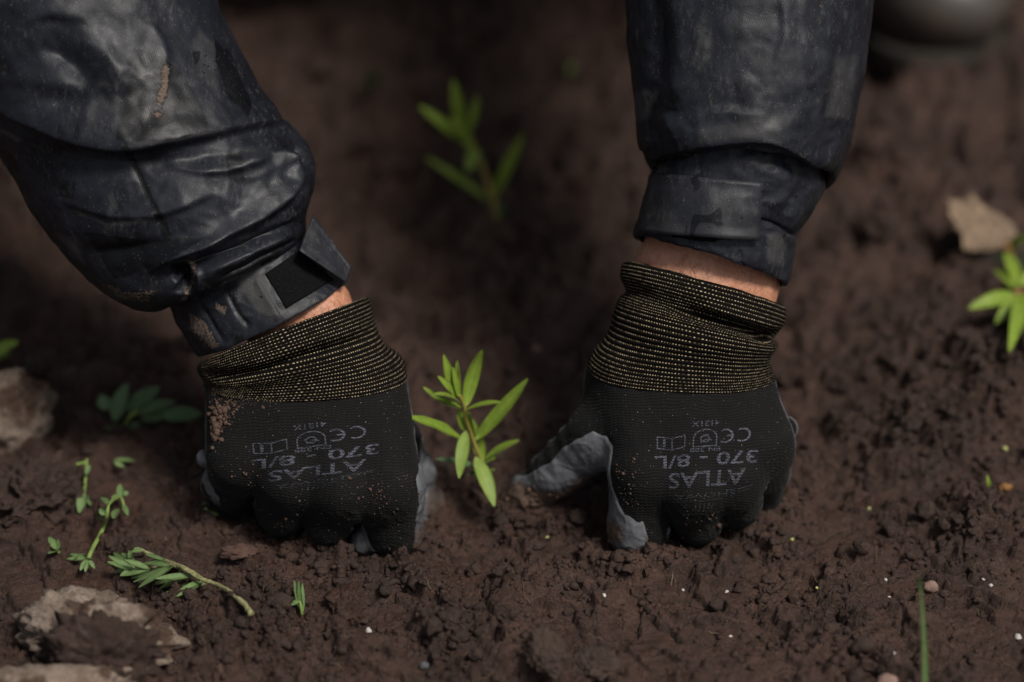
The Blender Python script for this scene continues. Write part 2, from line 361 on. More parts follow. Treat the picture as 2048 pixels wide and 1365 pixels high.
# ------------------------------------------------------------------ clothing materials
def pvc_material():
    m, t, b = mat('black_rubberised_jacket'); r = N(t, 'Attribute', attribute_name='rest').outputs['Vector']
    wet, mud, scuff = attr(t, 'wet'), attr(t, 'mud'), attr(t, 'scuff')
    wn = tnoise(t, r, 75, 4, 0.6); wet = ramp(t, ma(t, 'ADD', wet, ma(t, 'MULTIPLY', ma(t, 'SUBTRACT', wn, 0.5), 0.5)), [(0.36, 0.0), (0.46, 1.0)])
    blot = ramp(t, tnoise(t, mapping(t, r, (1, 0.55, 1)), 17, 3, 0.45, 0.8), [(0.655, 0.0), (0.68, 0.8)]); drops = ramp(t, tnoise(t, r, 95, 1, 0.4), [(0.715, 0.0), (0.735, 0.7)])
    wet = ma(t, 'MAXIMUM', wet, ma(t, 'MAXIMUM', blot, drops))
    big = tnoise(t, r, 9, 5, 0.6, 0.4); st = tnoise(t, mapping(t, r, (110, 40, 70), (0, 0, 0.5)), 1.0, 7, 0.75); fine = tnoise(t, r, 260, 3, 0.7)
    c = ramp(t, big, [(0.30, (0.0052, 0.0060, 0.0088)), (0.70, (0.0160, 0.0180, 0.0258))])
    dust = ma(t, 'MULTIPLY', ramp(t, st, [(0.52, 0.0), (0.68, 1.0)]), ramp(t, tnoise(t, r, 14, 4, 0.6), [(0.42, 0.0), (0.66, 1.0)]))
    dust = ma(t, 'MULTIPLY', dust, ramp(t, fine, [(0.3, 0.35), (0.6, 1.0)]))
    dust = ma(t, 'MULTIPLY', ma(t, 'ADD', dust, scuff, clamp=True), ma(t, 'SUBTRACT', 1.0, wet, clamp=True), clamp=True)
    c = mixc(t, ma(t, 'MULTIPLY', dust, 0.55), c, (0.120, 0.114, 0.104))
    c = mixc(t, ma(t, 'MULTIPLY', wet, 0.9), c, (0.0028, 0.0031, 0.0042))
    mudm = ramp(t, ma(t, 'ADD', mud, ma(t, 'MULTIPLY', ma(t, 'SUBTRACT', tnoise(t, r, 190, 6, 0.75), 0.5), 2.2)), [(0.50, 0.0), (0.66, 0.9)])
    c = mixc(t, mudm, c, ramp(t, fine, [(0.3, (0.060, 0.042, 0.032)), (0.7, (0.19, 0.145, 0.115))]))
    spk = ramp(t, tnoise(t, r, 330, 1, 0.5), [(0.735, 0.0), (0.76, 1.0)])
    c = mixc(t, ma(t, 'MULTIPLY', spk, 0.45), c, (0.30, 0.28, 0.25))
    put(t, b.inputs['Base Color'], c)
    rg = ma(t, 'ADD', ramp(t, tnoise(t, r, 30, 5), [(0.3, 0.37), (0.7, 0.54)]), ma(t, 'MULTIPLY', dust, 0.25))
    rg = ma(t, 'SUBTRACT', ma(t, 'ADD', rg, ma(t, 'MULTIPLY', mudm, 0.4)), ma(t, 'MULTIPLY', wet, 0.02)); put(t, b.inputs['Roughness'], rg)
    b.inputs['Specular IOR Level'].default_value = 0.27
    wv = N(t, 'TexWave', {'Vector': mapping(t, r, (1, 1, 1), (0, 0, 0.35)), 'Scale': 70.0, 'Distortion': 2.5, 'Detail': 3.0}).outputs[1]
    n1 = bump(t, None, tnoise(t, r, 22, 3, 0.45, 0.3), 0.22, 0.0022)
    n2_ = bump(t, None, ma(t, 'ADD', ma(t, 'MULTIPLY', wv, 0.22), fine), 0.25, 0.0004, n1)
    bump(t, b, mudm, 0.8, 0.0008, n2_); return m
M_pvc = pvc_material()
def knit_material():
    m, t, b = mat('black_knit'); r = N(t, 'Attribute', attribute_name='rest').outputs['Vector']; sx = N(t, 'SeparateXYZ', {0: r}); x, y = sx.outputs[0], sx.outputs[1]; y = ma(t, 'ADD', y, ma(t, 'MULTIPLY', tnoise(t, r, 7, 2), 0.05)); x = ma(t, 'ADD', x, ma(t, 'MULTIPLY', tnoise(t, r, 6, 2), 0.05))
    mud = attr(t, 'mud')
    # stocking stitch: rows 5.2 px apart, each row a chain of small Vs
    ph = ma(t, 'ADD', ma(t, 'MULTIPLY', y, 2 * math.pi / 0.0056), ma(t, 'MULTIPLY', ma(t, 'SINE', ma(t, 'MULTIPLY', x, 2 * math.pi / 0.0100)), 0.9))
    row = ma(t, 'ADD', ma(t, 'MULTIPLY', ma(t, 'SINE', ph), 0.5), 0.5)
    colm = ma(t, 'ADD', ma(t, 'MULTIPLY', ma(t, 'SINE', ma(t, 'MULTIPLY', x, 2 * math.pi / 0.0100)), 0.5), 0.5)
    k = ma(t, 'MULTIPLY', row, ma(t, 'ADD', ma(t, 'MULTIPLY', colm, 0.4), 0.6)); big = tnoise(t, r, 12, 4)
    c = ramp(t, k, [(0.1, (0.0034, 0.0033, 0.0034)), (0.9, (0.0088, 0.0084, 0.0083))])
    dust = ma(t, 'MULTIPLY', ramp(t, tnoise(t, r, 18, 5, 0.65), [(0.55, 0.0), (0.8, 0.6)]), k); c = mixc(t, ma(t, 'MULTIPLY', dust, 0.35), c, (0.07, 0.058, 0.048))
    fine = tnoise(t, r, 330, 3, 0.75)
    mm = ramp(t, ma(t, 'ADD', ma(t, 'MULTIPLY', mud, 0.62), ma(t, 'MULTIPLY', fine, 0.7)), [(0.70, 0.0), (0.80, 1.0)])
    c = mixc(t, mm, c, ramp(t, tnoise(t, r, 200, 2), [(0.3, (0.045, 0.028, 0.020)), (0.7, (0.15, 0.108, 0.082))]))
    spk = ramp(t, tnoise(t, r, 260, 1, 0.5), [(0.755, 0.0), (0.775, 1.0)]); c = mixc(t, ma(t, 'MULTIPLY', spk, 0.6), c, (0.33, 0.28, 0.20))
    put(t, b.inputs['Base Color'], c); b.inputs['Roughness'].default_value = 0.85; b.inputs['Specular IOR Level'].default_value = 0.18
    b.inputs['Sheen Weight'].default_value = 0.03; b.inputs['Sheen Roughness'].default_value = 0.5
    n1 = bump(t, None, k, 0.45, 0.0006); bump(t, b, mm, 0.8, 0.0007, n1); return m
M_knit = knit_material()
def coat_material():
    m, t, b = mat('grey_rubber_coating'); r = N(t, 'Attribute', attribute_name='rest').outputs['Vector']; mud = attr(t, 'mud')
    n = tnoise(t, r, 30, 5, 0.6)
    c = ramp(t, n, [(0.3, (0.072, 0.074, 0.082)), (0.7, (0.150, 0.153, 0.166))])
    mm = ramp(t, ma(t, 'ADD', ma(t, 'MULTIPLY', mud, 0.9), ma(t, 'MULTIPLY', tnoise(t, r, 70, 6, 0.7), 0.75)), [(0.56, 0.0), (0.78, 1.0)])
    c = mixc(t, mm, c, ramp(t, tnoise(t, r, 90, 4), [(0.3, (0.055, 0.034, 0.025)), (0.7, (0.13, 0.088, 0.064))]))
    put(t, b.inputs['Base Color'], c); put(t, b.inputs['Roughness'], ma(t, 'ADD', ma(t, 'MULTIPLY', mm, 0.3), 0.40)); b.inputs['Specular IOR Level'].default_value = 0.35
    n1 = bump(t, None, tnoise(t, r, 420, 3, 0.7), 0.45, 0.0004); bump(t, b, mm, 0.6, 0.0009, n1); return m
M_coat = coat_material()
def cuff_material():
    m, t, b = mat('black_cuff_with_gold_thread'); uv = N(t, 'Attribute', attribute_name='rows').outputs['Vector']; sx = N(t, 'SeparateXYZ', {0: uv}); u, v = sx.outputs[0], sx.outputs[1]
    r = N(t, 'Attribute', attribute_name='rest').outputs['Vector']
    v = ma(t, 'MULTIPLY', v, 1.42); fv = ma(t, 'FRACT', v); iv = ma(t, 'FLOOR', v)
    off = ma(t, 'FRACT', ma(t, 'MULTIPLY', iv, 0.37)); uu = ma(t, 'ADD', ma(t, 'MULTIPLY', u, 1 / 5.6), off)
    uu = ma(t, 'ADD', uu, ma(t, 'MULTIPLY', tnoise(t, r, 40, 2), 1.2)); fu = ma(t, 'FRACT', uu)
    dv = ma(t, 'DIVIDE', ma(t, 'SUBTRACT', fv, 0.5), 0.135); du = ma(t, 'DIVIDE', ma(t, 'SUBTRACT', fu, 0.5), 0.27)
    d = ma(t, 'ADD', ma(t, 'MULTIPLY', dv, dv), ma(t, 'MULTIPLY', du, du))
    dot = ramp(t, d, [(0.55, 1.0), (1.0, 0.0)])
    rnd = N(t, 'TexWhiteNoise', {'Vector': N(t, 'CombineXYZ', {0: ma(t, 'FLOOR', uu), 1: iv, 2: 0.0}).outputs[0]}, noise_dimensions='3D').outputs[0]
    dot = ma(t, 'MULTIPLY', dot, ramp(t, rnd, [(0.05, 0.25), (0.5, 1.0)]))
    rib = ma(t, 'SUBTRACT', 1.0, ma(t, 'ABSOLUTE', ma(t, 'SUBTRACT', ma(t, 'MULTIPLY', fv, 2.0), 1.0)))
    c = ramp(t, rib, [(0.0, (0.0020, 0.0018, 0.0016)), (1.0, (0.0085, 0.0074, 0.0062))])
    fz = tnoise(t, r, 420, 2, 0.7); c = mixc(t, ma(t, 'MULTIPLY', ramp(t, fz, [(0.55, 0.0), (0.8, 1.0)]), 0.12), c, (0.07, 0.052, 0.03))
    c = mixc(t, dot, c, ramp(t, rnd, [(0.0, (0.27, 0.195, 0.105)), (1.0, (0.56, 0.45, 0.29))]))
    put(t, b.inputs['Base Color'], c); b.inputs['Roughness'].default_value = 0.9; b.inputs['Specular IOR Level'].default_value = 0.08
    bump(t, b, ma(t, 'ADD', rib, ma(t, 'MULTIPLY', dot, 0.8)), 0.7, 0.0009); return m
M_cuff = cuff_material()
def skin_material():
    m, t, b = mat('skin'); p = pos(t)
    n = tnoise(t, p, 90, 5); c = ramp(t, n, [(0.3, (0.46, 0.195, 0.110)), (0.7, (0.62, 0.31, 0.195))])
    hair = ramp(t, tnoise(t, mapping(t, p, (240, 900, 900), (0.5, 0.2, 0.3)), 1.0, 2, 0.5), [(0.66, 0.0), (0.74, 1.0)]); c = mixc(t, ma(t, 'MULTIPLY', hair, 0.35), c, (0.10, 0.05, 0.03))
    c = mixc(t, ma(t, 'MULTIPLY', ramp(t, tnoise(t, p, 130, 6, 0.7), [(0.5, 0.0), (0.75, 1.0)]), 0.35), c, (0.20, 0.09, 0.055)); c = mixc(t, ma(t, 'MULTIPLY', ramp(t, tnoise(t, p, 900, 2), [(0.66, 0.0), (0.72, 1.0)]), 0.3), c, (0.13, 0.05, 0.03))
    put(t, b.inputs['Base Color'], c); b.inputs['Roughness'].default_value = 0.48; b.inputs['Subsurface Weight'].default_value = 0.25; b.inputs['Subsurface Radius'].default_value = (0.006, 0.003, 0.0015); b.inputs['Subsurface Scale'].default_value = 0.5
    n1 = bump(t, None, tnoise(t, mapping(t, p, (500, 160, 300), (0, 0, 0.3)), 1.0, 4, 0.6), 0.8, 0.0012); bump(t, b, N(t, 'TexVoronoi', {'Vector': p, 'Scale': 700.0}).outputs[0], 0.3, 0.0003, n1); return m
M_skin = skin_material()
M_velcro = simple('black_hook_and_loop', (0.006, 0.006, 0.0065), 0.95, 0.1, 1500, 0.8, 0.9, 0.001)
M_trouser = simple('dark_waterproof_trousers', (0.012, 0.012, 0.014), 0.6, 0.3, 40, 0.3, 0.3, 0.004)
def boot_material():
    m, t, b = mat('muddy_rubber_boot'); p = pos(t); n = tnoise(t, p, 14, 5, 0.6); z = N(t, 'SeparateXYZ', {0: p}).outputs[2]
    mud = ramp(t, ma(t, 'ADD', ma(t, 'MULTIPLY', n, 0.9), ma(t, 'MULTIPLY', z, -3.6)), [(0.05, 0.0), (0.32, 1.0)])
    put(t, b.inputs['Base Color'], mixc(t, mud, (0.075, 0.072, 0.070), (0.045, 0.030, 0.022))); put(t, b.inputs['Roughness'], ma(t, 'ADD', ma(t, 'MULTIPLY', mud, 0.4), 0.35)); bump(t, b, n, 0.3, 0.003); return m
M_boot = boot_material()
def print_material():
    m, t, b = mat('blue_grey_print'); r = N(t, 'Attribute', attribute_name='rest').outputs['Vector']; sx = N(t, 'SeparateXYZ', {0: r}); x, y = sx.outputs[0], sx.outputs[1]
    ph = ma(t, 'ADD', ma(t, 'MULTIPLY', y, 2 * math.pi / 0.0056), ma(t, 'MULTIPLY', ma(t, 'SINE', ma(t, 'MULTIPLY', x, 2 * math.pi / 0.0100)), 0.9))
    row = ma(t, 'ADD', ma(t, 'MULTIPLY', ma(t, 'SINE', ph), 0.38), 0.62)
    fade = attr(t, 'fade'); a = ma(t, 'MULTIPLY', row, ramp(t, tnoise(t, r, 48, 5, 0.75), [(0.34, 0.28), (0.56, 1.0)])); a = ma(t, 'MULTIPLY', a, fade, clamp=True)
    b.inputs['Base Color'].default_value = (0.105, 0.107, 0.138, 1); b.inputs['Roughness'].default_value = 0.75; b.inputs['Specular IOR Level'].default_value = 0.2
    put(t, b.inputs['Alpha'], a); return m
M_print = print_material()

# ------------------------------------------------------------------ the person: arms, jacket, trousers, boots
person = empty('person', (0.0, 0.8, 0.0))
tag(person, 'person in black waterproof jacket and knit work gloves, reaching down to plant a seedling', 'person')
LW, LE, LS = P([600, 640, -25]), P([-30, -420, -140]), np.array([-0.20, 0.50, 0.52])
RW, RE, RS = P([1410, 545, -25]), P([1530, -520, -140]), np.array([0.20, 0.51, 0.52])
HIP = np.array([0.0, 0.86, 0.26])
def body_sdf(p):
    q = invP(p.reshape(-1, 3)).reshape(p.shape)
    qs = q * np.array([1, 1, 1.28])
    d = rcone(qs, (640, 800, -30), (598, 640, -32), 80, 108); d = smin(d, rcone(qs, (598, 640, -32), (520, 520, -40), 108, 88), 30); d = smin(d, rcone(qs, (520, 520, -40), (-30, -420, -170), 88, 165), 30)
    e = rcone(qs, (1400, 800, -30), (1412, 560, -32), 90, 143); e = smin(e, rcone(qs, (1412, 560, -32), (1432, 440, -40), 143, 112), 30); e = smin(e, rcone(qs, (1432, 440, -40), (1530, -520, -170), 112, 170), 30)
    d = np.minimum(d, e) * S * 0.9
    for a, b in ((LE, LS), (RE, RS)): d = smin(d, rcone(p, a, b, 0.042, 0.055), 0.03)
    d = smin(d, rcone(p, (LS + RS) / 2, HIP, 0.11, 0.13), 0.05); d = smin(d, rcone(p, LS, RS, 0.055, 0.055), 0.05); return d
V, F = sdf_mesh(body_sdf, (-0.42, -0.02, 0.0), (0.42, 1.16, 0.72), 0.0065)
body = obj('body', V, F, M_skin, person)
bb = BVHTree.FromPolygons([tuple(q) for q in V], [tuple(q) for q in F.tolist()]); hr = np.random.default_rng(12); Vs, Fs, off = [], [], 0
for k in range(420):       # fine dark hairs on the bare wrists
    px, py = (hr.uniform(500, 695), hr.uniform(560, 690)) if k % 2 else (hr.uniform(1275, 1560), hr.uniform(470, 610))
    d_ = Vector(AX_V + AX_R * (px - 1024) / FPX + AX_U * (682.5 - py) / FPX); h_ = bb.ray_cast(Vector(CAM), d_)
    if h_[0] is None: continue
    c_ = np.array(h_[0]); nn_ = np.array(h_[1]); nn_ = nn_ if nn_ @ AX_V < 0 else -nn_; tg_ = -AX_U * 0.7 + AX_R * (0.8 if k % 2 else -0.5) + hr.normal(0, 0.35, 3); tg_ -= nn_ * (tg_ @ nn_); tg_ /= np.linalg.norm(tg_); L_ = hr.uniform(0.003, 0.0075)
    pts = np.array([c_ + tg_ * L_ * t + nn_ * L_ * 0.55 * t * (1 - 0.75 * t) for t in np.linspace(0, 1, 5)]); sd_ = np.cross(tg_, nn_)
    ring = np.stack([pts + 0.00005 * np.linspace(1, 0.4, 5)[:, None] * (math.cos(q) * sd_ + math.sin(q) * nn_) for q in (0, 2.094, 4.189)], 1).reshape(-1, 3); Vs.append(ring); Fs.append(grid_faces(5, 3, True) + off); off += len(ring)
ah = obj('arm_hair', np.concatenate(Vs), np.concatenate(Fs), simple('dark_hair', (0.03, 0.016, 0.010), 0.6, 0.3), body); ah['kind'] = 'stuff'
def jacket_sdf(p):
    d = rcone(p, (LS + RS) / 2 + np.array([0, 0.02, 0.03]), HIP + np.array([0, 0, 0.02]), 0.165, 0.20); d = smin(d, rcone(p, LS, RS, 0.085, 0.085), 0.08)
    for a, b in ((LE, LS), (RE, RS)): d = smin(d, rcone(p, a + (b - a) * 0.05, b, 0.072, 0.082), 0.06)
    d = smin(d, rcone(p, np.array([-0.20, 0.68, 0.30]), np.array([0.20, 0.68, 0.30]), 0.14, 0.14), 0.08)  # extra low hem bulk, out of view, added to shade the soil behind
    return d + 0.006 * fbm(p * 9, 2, 3)
V, F = sdf_mesh(jacket_sdf, (-0.48, -0.05, 0.08), (0.48, 1.24, 0.82), 0.014)
z0 = np.zeros(len(V)); obj('jacket', V, F, M_pvc, person, attrs={'rest': V * 4, 'wet': z0, 'mud': z0, 'scuff': z0})
def trouser_sdf(p):
    d = 9.0 + np.zeros(p.shape[:-1])
    for s_ in (-1, 1):
        kn = np.array([s_ * 0.34, 0.50, 0.44]); hp = HIP + np.array([s_ * 0.1, 0.0, 0]); an = np.array([s_ * 0.305, 0.73, 0.22])
        d = smin(d, rcone(p, hp, kn, 0.125, 0.085), 0.05); d = smin(d, rcone(p, kn, an, 0.085, 0.075), 0.04)
    d = smin(d, rcone(p, HIP + np.array([-0.1, 0.03, 0]), HIP + np.array([0.1, 0.03, 0]), 0.15, 0.15), 0.06)
    return d + 0.006 * fbm(p * 10, 2, 5)
V, F = sdf_mesh(trouser_sdf, (-0.5, 0.40, 0.06), (0.5, 1.24, 0.62), 0.016); obj('trousers', V, F, M_trouser, person)
M_sole = simple('dark_boot_sole', (0.030, 0.026, 0.022), 0.8, 0.2, 60, 0.4, 0.4, 0.002)
for s_ in (-1, 1):
    toe = np.array([s_ * 0.290, 0.548, 0.050]); ball = np.array([s_ * 0.293, 0.62, 0.054]); heel = np.array([s_ * 0.30, 0.78, 0.052]); sh = np.array([s_ * 0.305, 0.73, 0.30])
    def boot_sdf(p):
        q = p * np.array([1, 1, 1.22]); d = rcone(q, toe, ball, 0.046, 0.052); d = smin(d, rcone(q, ball, heel, 0.052, 0.044), 0.05); d = smin(d, rcone(q, ball * np.array([1, 1, 1.5]), heel * np.array([1, 1, 1.7]) + np.array([0, -0.05, 0]), 0.04, 0.05), 0.05)
        d = smin(d, rcone(p, heel + np.array([0, -0.03, 0.02]), sh, 0.052, 0.068), 0.04); return np.maximum(d, 0.016 - p[..., 2]) + 0.0012 * fbm(p * 40, 2, 7)
    V, F = sdf_mesh(boot_sdf, (s_ * 0.30 - 0.13, 0.46, -0.02), (s_ * 0.30 + 0.13, 0.88, 0.40), 0.006); V[:, 2] += 0.012
    bt = obj('boot', V, F, M_boot, person)
    def sole_sdf(p):
        q = p * np.array([1, 1, 0.0]); k = np.array([1, 1, 0.0]); d = smin(rcone(q, toe * k, ball * k, 0.051, 0.057), rcone(q, ball * k, heel * k, 0.050, 0.049), 0.03)
        e = np.abs(p[..., 2] - 0.010) - 0.011; return np.maximum(d, e)
    V, F = sdf_mesh(sole_sdf, (s_ * 0.30 - 0.13, 0.46, -0.02), (s_ * 0.30 + 0.13, 0.88, 0.04), 0.004, 3.0); V[:, 2] += 0.010
    sl = obj('sole', V, F, M_sole, bt)

# ---- sleeves -------------------------------------------------------
def paint(x, y, polys, soft=10.0):
    o = np.zeros(x.shape)
    for poly, val in polys:
        m = (x > min(q[0] for q in poly) - 40) & (x < max(q[0] for q in poly) + 40) & (y > min(q[1] for q in poly) - 40) & (y < max(q[1] for q in poly) + 40)
        if not m.any(): continue
        xx, yy = x[m], y[m]; k = np.stack([xx * 0.03, yy * 0.03, 0 * xx + val * 9], -1); xx = xx + 4 * fbm(k, 3, 31); yy = yy + 4 * fbm(k + 4, 3, 32)
        d = poly_dist(xx, yy, list(poly) + [poly[0]])[0]; d = np.where(inpoly(xx, yy, poly), d, -d); o[m] = np.maximum(o[m], val * np.clip(0.5 + d / soft, 0, 1))
    return o
def line_paint(x, y, lines):
    o = np.zeros(x.shape)
    for pts, wd, val in lines:
        wob = 4 * fbm(np.stack([x * 0.04, y * 0.04, 0 * x], -1), 2, 33); d, _, t = poly_dist(x + wob, y + wob, pts); o = np.maximum(o, val * np.clip(1.4 - d / wd, 0, 1))
    return o
def build_sleeve(rings, feats, wet, mud, scuff, nu, nsub, nz, label):
    Gd, v, th = loft(rings, nu, nsub); Gd, n = add_folds(Gd, feats)
    Gd = soft_noise(Gd, n, nz[0], nz[1], 40)
    sh = lambda q: np.sqrt(q * q + 0.0012)      # thin stiff cloth: sharp ridges between slack hollows
    wp = 0.5 * noise(Gd * 0.004, 90)[..., None]; msk = 0.35 + 0.65 * sstep(-0.3, 0.5, noise(Gd * 0.0045 + 3, 93))
    d1 = 10 * (0.25 - sh(noise(Gd * np.array([0.0052, 0.0078, 0.006]) + wp, 91))); d2 = 7 * (0.25 - sh(noise(Gd * np.array([0.014, 0.010, 0.012]) + wp + 5, 92))); d3 = 3.2 * (0.25 - sh(noise(Gd * np.array([0.030, 0.034, 0.03]) + wp, 94)))
    Gd = Gd + n * ((d1 + d2 + d3) * msk)[..., None]
    Gd = soft_noise(Gd, n, 2.0, 0.022, 44, 2)
    x, y = Gd[..., 0], Gd[..., 1]; front = n[..., 2] > -0.1
    a = {'rest': (Gd * 0.001).reshape(-1, 3), 'wet': (wet(x, y) * front).ravel(), 'mud': (mud(x, y) * front).ravel(), 'scuff': (scuff(x, y) * front).ravel()}
    F = grid_faces(Gd.shape[0], nu, True)
    o = obj('jacket_sleeve', P(Gd).reshape(-1, 3), F[:, ::-1], M_pvc, person, attrs=a); o['label'] = label
    bvh = BVHTree.FromPolygons([tuple(q) for q in Gd.reshape(-1, 3)], [tuple(f) for f in F.tolist()])
    return o, bvh
#          Lx    Ly    Rx   Ry   fx   fy   rz   zc  v
left_rings = [(-470, -430, 250, -560, 0, 0, 300, -60, 0), (-290, -110, 400, -110, 0, 20, 290, -40, 0), (-190, 40, 452, 40, 0, 30, 275, -30, 0), (-110, 150, 500, 140, 0, 36, 265, -20, 0),
    (-50, 235, 545, 235, 0, 46, 255, -15, 0), (-15, 290, 598, 268, 0, 42, 240, -12, 0), (20, 345, 627, 315, 0, 42, 232, -10, 0), (62, 424, 630, 360, 0, 48, 225, -10, 0), (108, 482, 618, 402, 0, 52, 212, -10, 0),
    (165, 542, 612, 430, -5, 52, 200, -10, 0), (225, 590, 612, 448, -8, 48, 185, -10, 0), (280, 613, 612, 462, -8, 34, 165, -12, 0), (318, 612, 610, 470, -6, 22, 140, -14, 0), (330, 600, 606, 470, -4, 14, 122, -15, 0),
    (336, 602, 607, 470, -4, 12, 118, -16, 0), (350, 640, 640, 508, -4, 16, 120, -16, 0), (370, 675, 668, 540, -4, 20, 120, -16, 0), (392, 708, 690, 562, -4, 20, 119, -16, 0), (398, 712, 690, 566, -4, 18, 114, -16, 0), (404, 704, 684, 560, -4, 14, 108, -16, 0), (390, 660, 660, 520, -4, 10, 104, -18, 0)]
left_feats = [
    ([(-40, 200), (60, 243), (150, 281), (250, 295), (350, 282), (450, 264), (520, 253), (585, 256)], 26, 70, 7, 0.12),
    ([(40, 285), (150, 315), (260, 328), (380, 318), (500, 300)], -14, 22, 30, 0.2),
    ([(50, 190), (125, 206), (195, 190)], -11, 26, 18, 0.4), ([(20, 150), (110, 166), (190, 172)], 8, 30, 20, 0.4),
    ([(80, 90), (140, 125), (190, 175)], -16, 26, 22, 0.3), ([(130, 60), (220, 120), (260, 190)], 9, 30, 30, 0.3),
    ([(300, 545), (337, 517), (410, 490), (475, 454), (545, 412), (588, 365), (585, 325), (552, 298)], 27, 20, 8, 0.12),
    ([(330, 560), (400, 525), (490, 492), (600, 440)], -22, 9, 13, 0.2), ([(410, 548), (500, 505), (590, 462)], 13, 16, 12, 0.2),
    ([(566, 272), (602, 298), (614, 345)], -48, 16, 12, 0.25), ([(560, 262), (610, 285), (630, 330)], 14, 10, 10, 0.2),
    ([(230, 470), (300, 430), (420, 400)], 8, 40, 40, 0.3),
    ([(345, 552), (362, 545), (376, 560), (372, 590)], -48, 14, 14, 0.1), ([(352, 535), (385, 540), (394, 565), (384, 600)], 16, 8, 8, 0.2),
    ([(180, 540), (250, 578), (330, 580)], 10, 25, 22, 0.3), ([(330, 330), (420, 345), (500, 330), (560, 300)], 9, 30, 7, 0.25), ([(120, 400), (220, 430), (330, 425), (430, 385)], 10, 34, 6, 0.25), ([(150, 500), (240, 500), (330, 480)], -9, 9, 16, 0.3), ([(300, 40), (330, 110), (320, 190)], 6, 8, 22, 0.3), ([(20, 60), (90, 30), (180, 40)], 8, 24, 8, 0.3), ([(440, 560), (520, 520), (600, 478)], -9, 6, 6, 0.2), ([(455, 585), (475, 625), (500, 655)], -7, 5, 5, 0.15), ([(400, 605), (425, 650), (450, 690)], -6, 6, 6, 0.2), ([(512, 560), (530, 590), (560, 640)], 5, 4, 8, 0.1),
    ([(250, 300), (285, 370), (335, 465)], -3, 4, 4, 0.1)]
Lsl, Lbvh = build_sleeve(left_rings, left_feats,
    lambda x, y: np.maximum(paint(x, y, [([(290, 85), (345, 130), (395, 190), (418, 262), (330, 285), (232, 280), (240, 210), (262, 150)], 0.9), ([(430, 75), (470, 130), (505, 205), (500, 240), (460, 200), (428, 120)], 0.7), ([(450, 308), (484, 305), (486, 370), (455, 360)], 0.9), ([(100, 350), (160, 360), (150, 400), (105, 395)], 0.4), ([(160, 460), (300, 480), (420, 470), (330, 530), (230, 560)], 0.55), ([(400, 560), (520, 500), (590, 470), (560, 510), (430, 580)], 0.6)]), line_paint(x, y, [([(252, 298), (275, 345), (300, 400), (335, 468)], 8, 0.95), ([(330, 470), (345, 490)], 6, 0.7)])),
    lambda x, y: np.maximum(paint(x, y, [([(322, 128), (340, 126), (338, 180), (322, 216), (312, 212), (320, 165)], 0.95), ([(302, 226), (326, 224), (324, 238), (304, 238)], 1.0), ([(375, 515), (394, 520), (392, 565), (372, 600), (358, 600), (384, 560)], 0.85), ([(190, 555), (250, 582), (320, 575), (300, 605), (240, 605)], 0.62), ([(378, 620), (410, 640), (440, 690), (425, 700), (380, 660)], 0.72), ([(432, 600), (456, 618), (450, 634), (432, 622)], 0.8)]), 0.0 * x),
    lambda x, y: np.maximum(paint(x, y, [([(115, 470), (155, 480), (165, 530), (140, 510)], 0.5), ([(470, 545), (520, 535), (560, 640), (520, 625), (485, 580)], 0.55), ([(400, 55), (430, 90), (440, 200), (400, 150), (380, 90)], 0.25)]), line_paint(x, y, [([(150, 420), (220, 452), (320, 432)], 4, 0.4), ([(225, 395), (215, 455)], 4, 0.3), ([(250, 292), (350, 279), (450, 262)], 5, 0.35), ([(0, 262), (38, 280)], 5, 0.5)])),
    320, 17, (2.5, 0.008), 'crumpled sleeve with mud smears, wet patches and its cuff tab hanging loose')
right_rings = [(1235, -560, 1800, -540, 0, 0, 250, -60, 0), (1246, -200, 1770, -180, 0, 0, 240, -40, 0), (1252, 0, 1748, 0, 0, -5, 232, -25, 0), (1262, 150, 1728, 155, 0, -20, 222, -15, 0), (1270, 240, 1710, 255, 0, -30, 215, -10, 0),
    (1284, 305, 1690, 318, 0, -34, 205, -8, 0), (1298, 336, 1676, 350, 0, -44, 195, -6, 0), (1306, 346, 1664, 360, 0, -54, 184, -6, 0), (1312, 338, 1650, 350, 0, -62, 172, -8, 0), (1318, 300, 1630, 300, 0, -60, 164, -10, 0),
    (1312, 318, 1640, 325, 0, -45, 164, -10, 0), (1300, 352, 1650, 372, 0, -30, 166, -10, 0), (1288, 390, 1634, 412, 0, -22, 164, -10, 0), (1279, 425, 1612, 448, 0, -16, 160, -10, 0), (1274, 446, 1596, 470, 0, -14, 156, -10, 0), (1272, 456, 1592, 496, 0, -14, 155, -10, 0), (1270, 468, 1580, 552, 0, -14, 154, -10, 0),
    (1271, 474, 1574, 568, 0, -14, 151, -10, 0), (1277, 474, 1568, 566, 0, -14, 145, -10, 0), (1285, 450, 1560, 520, 0, -12, 138, -12, 0)]
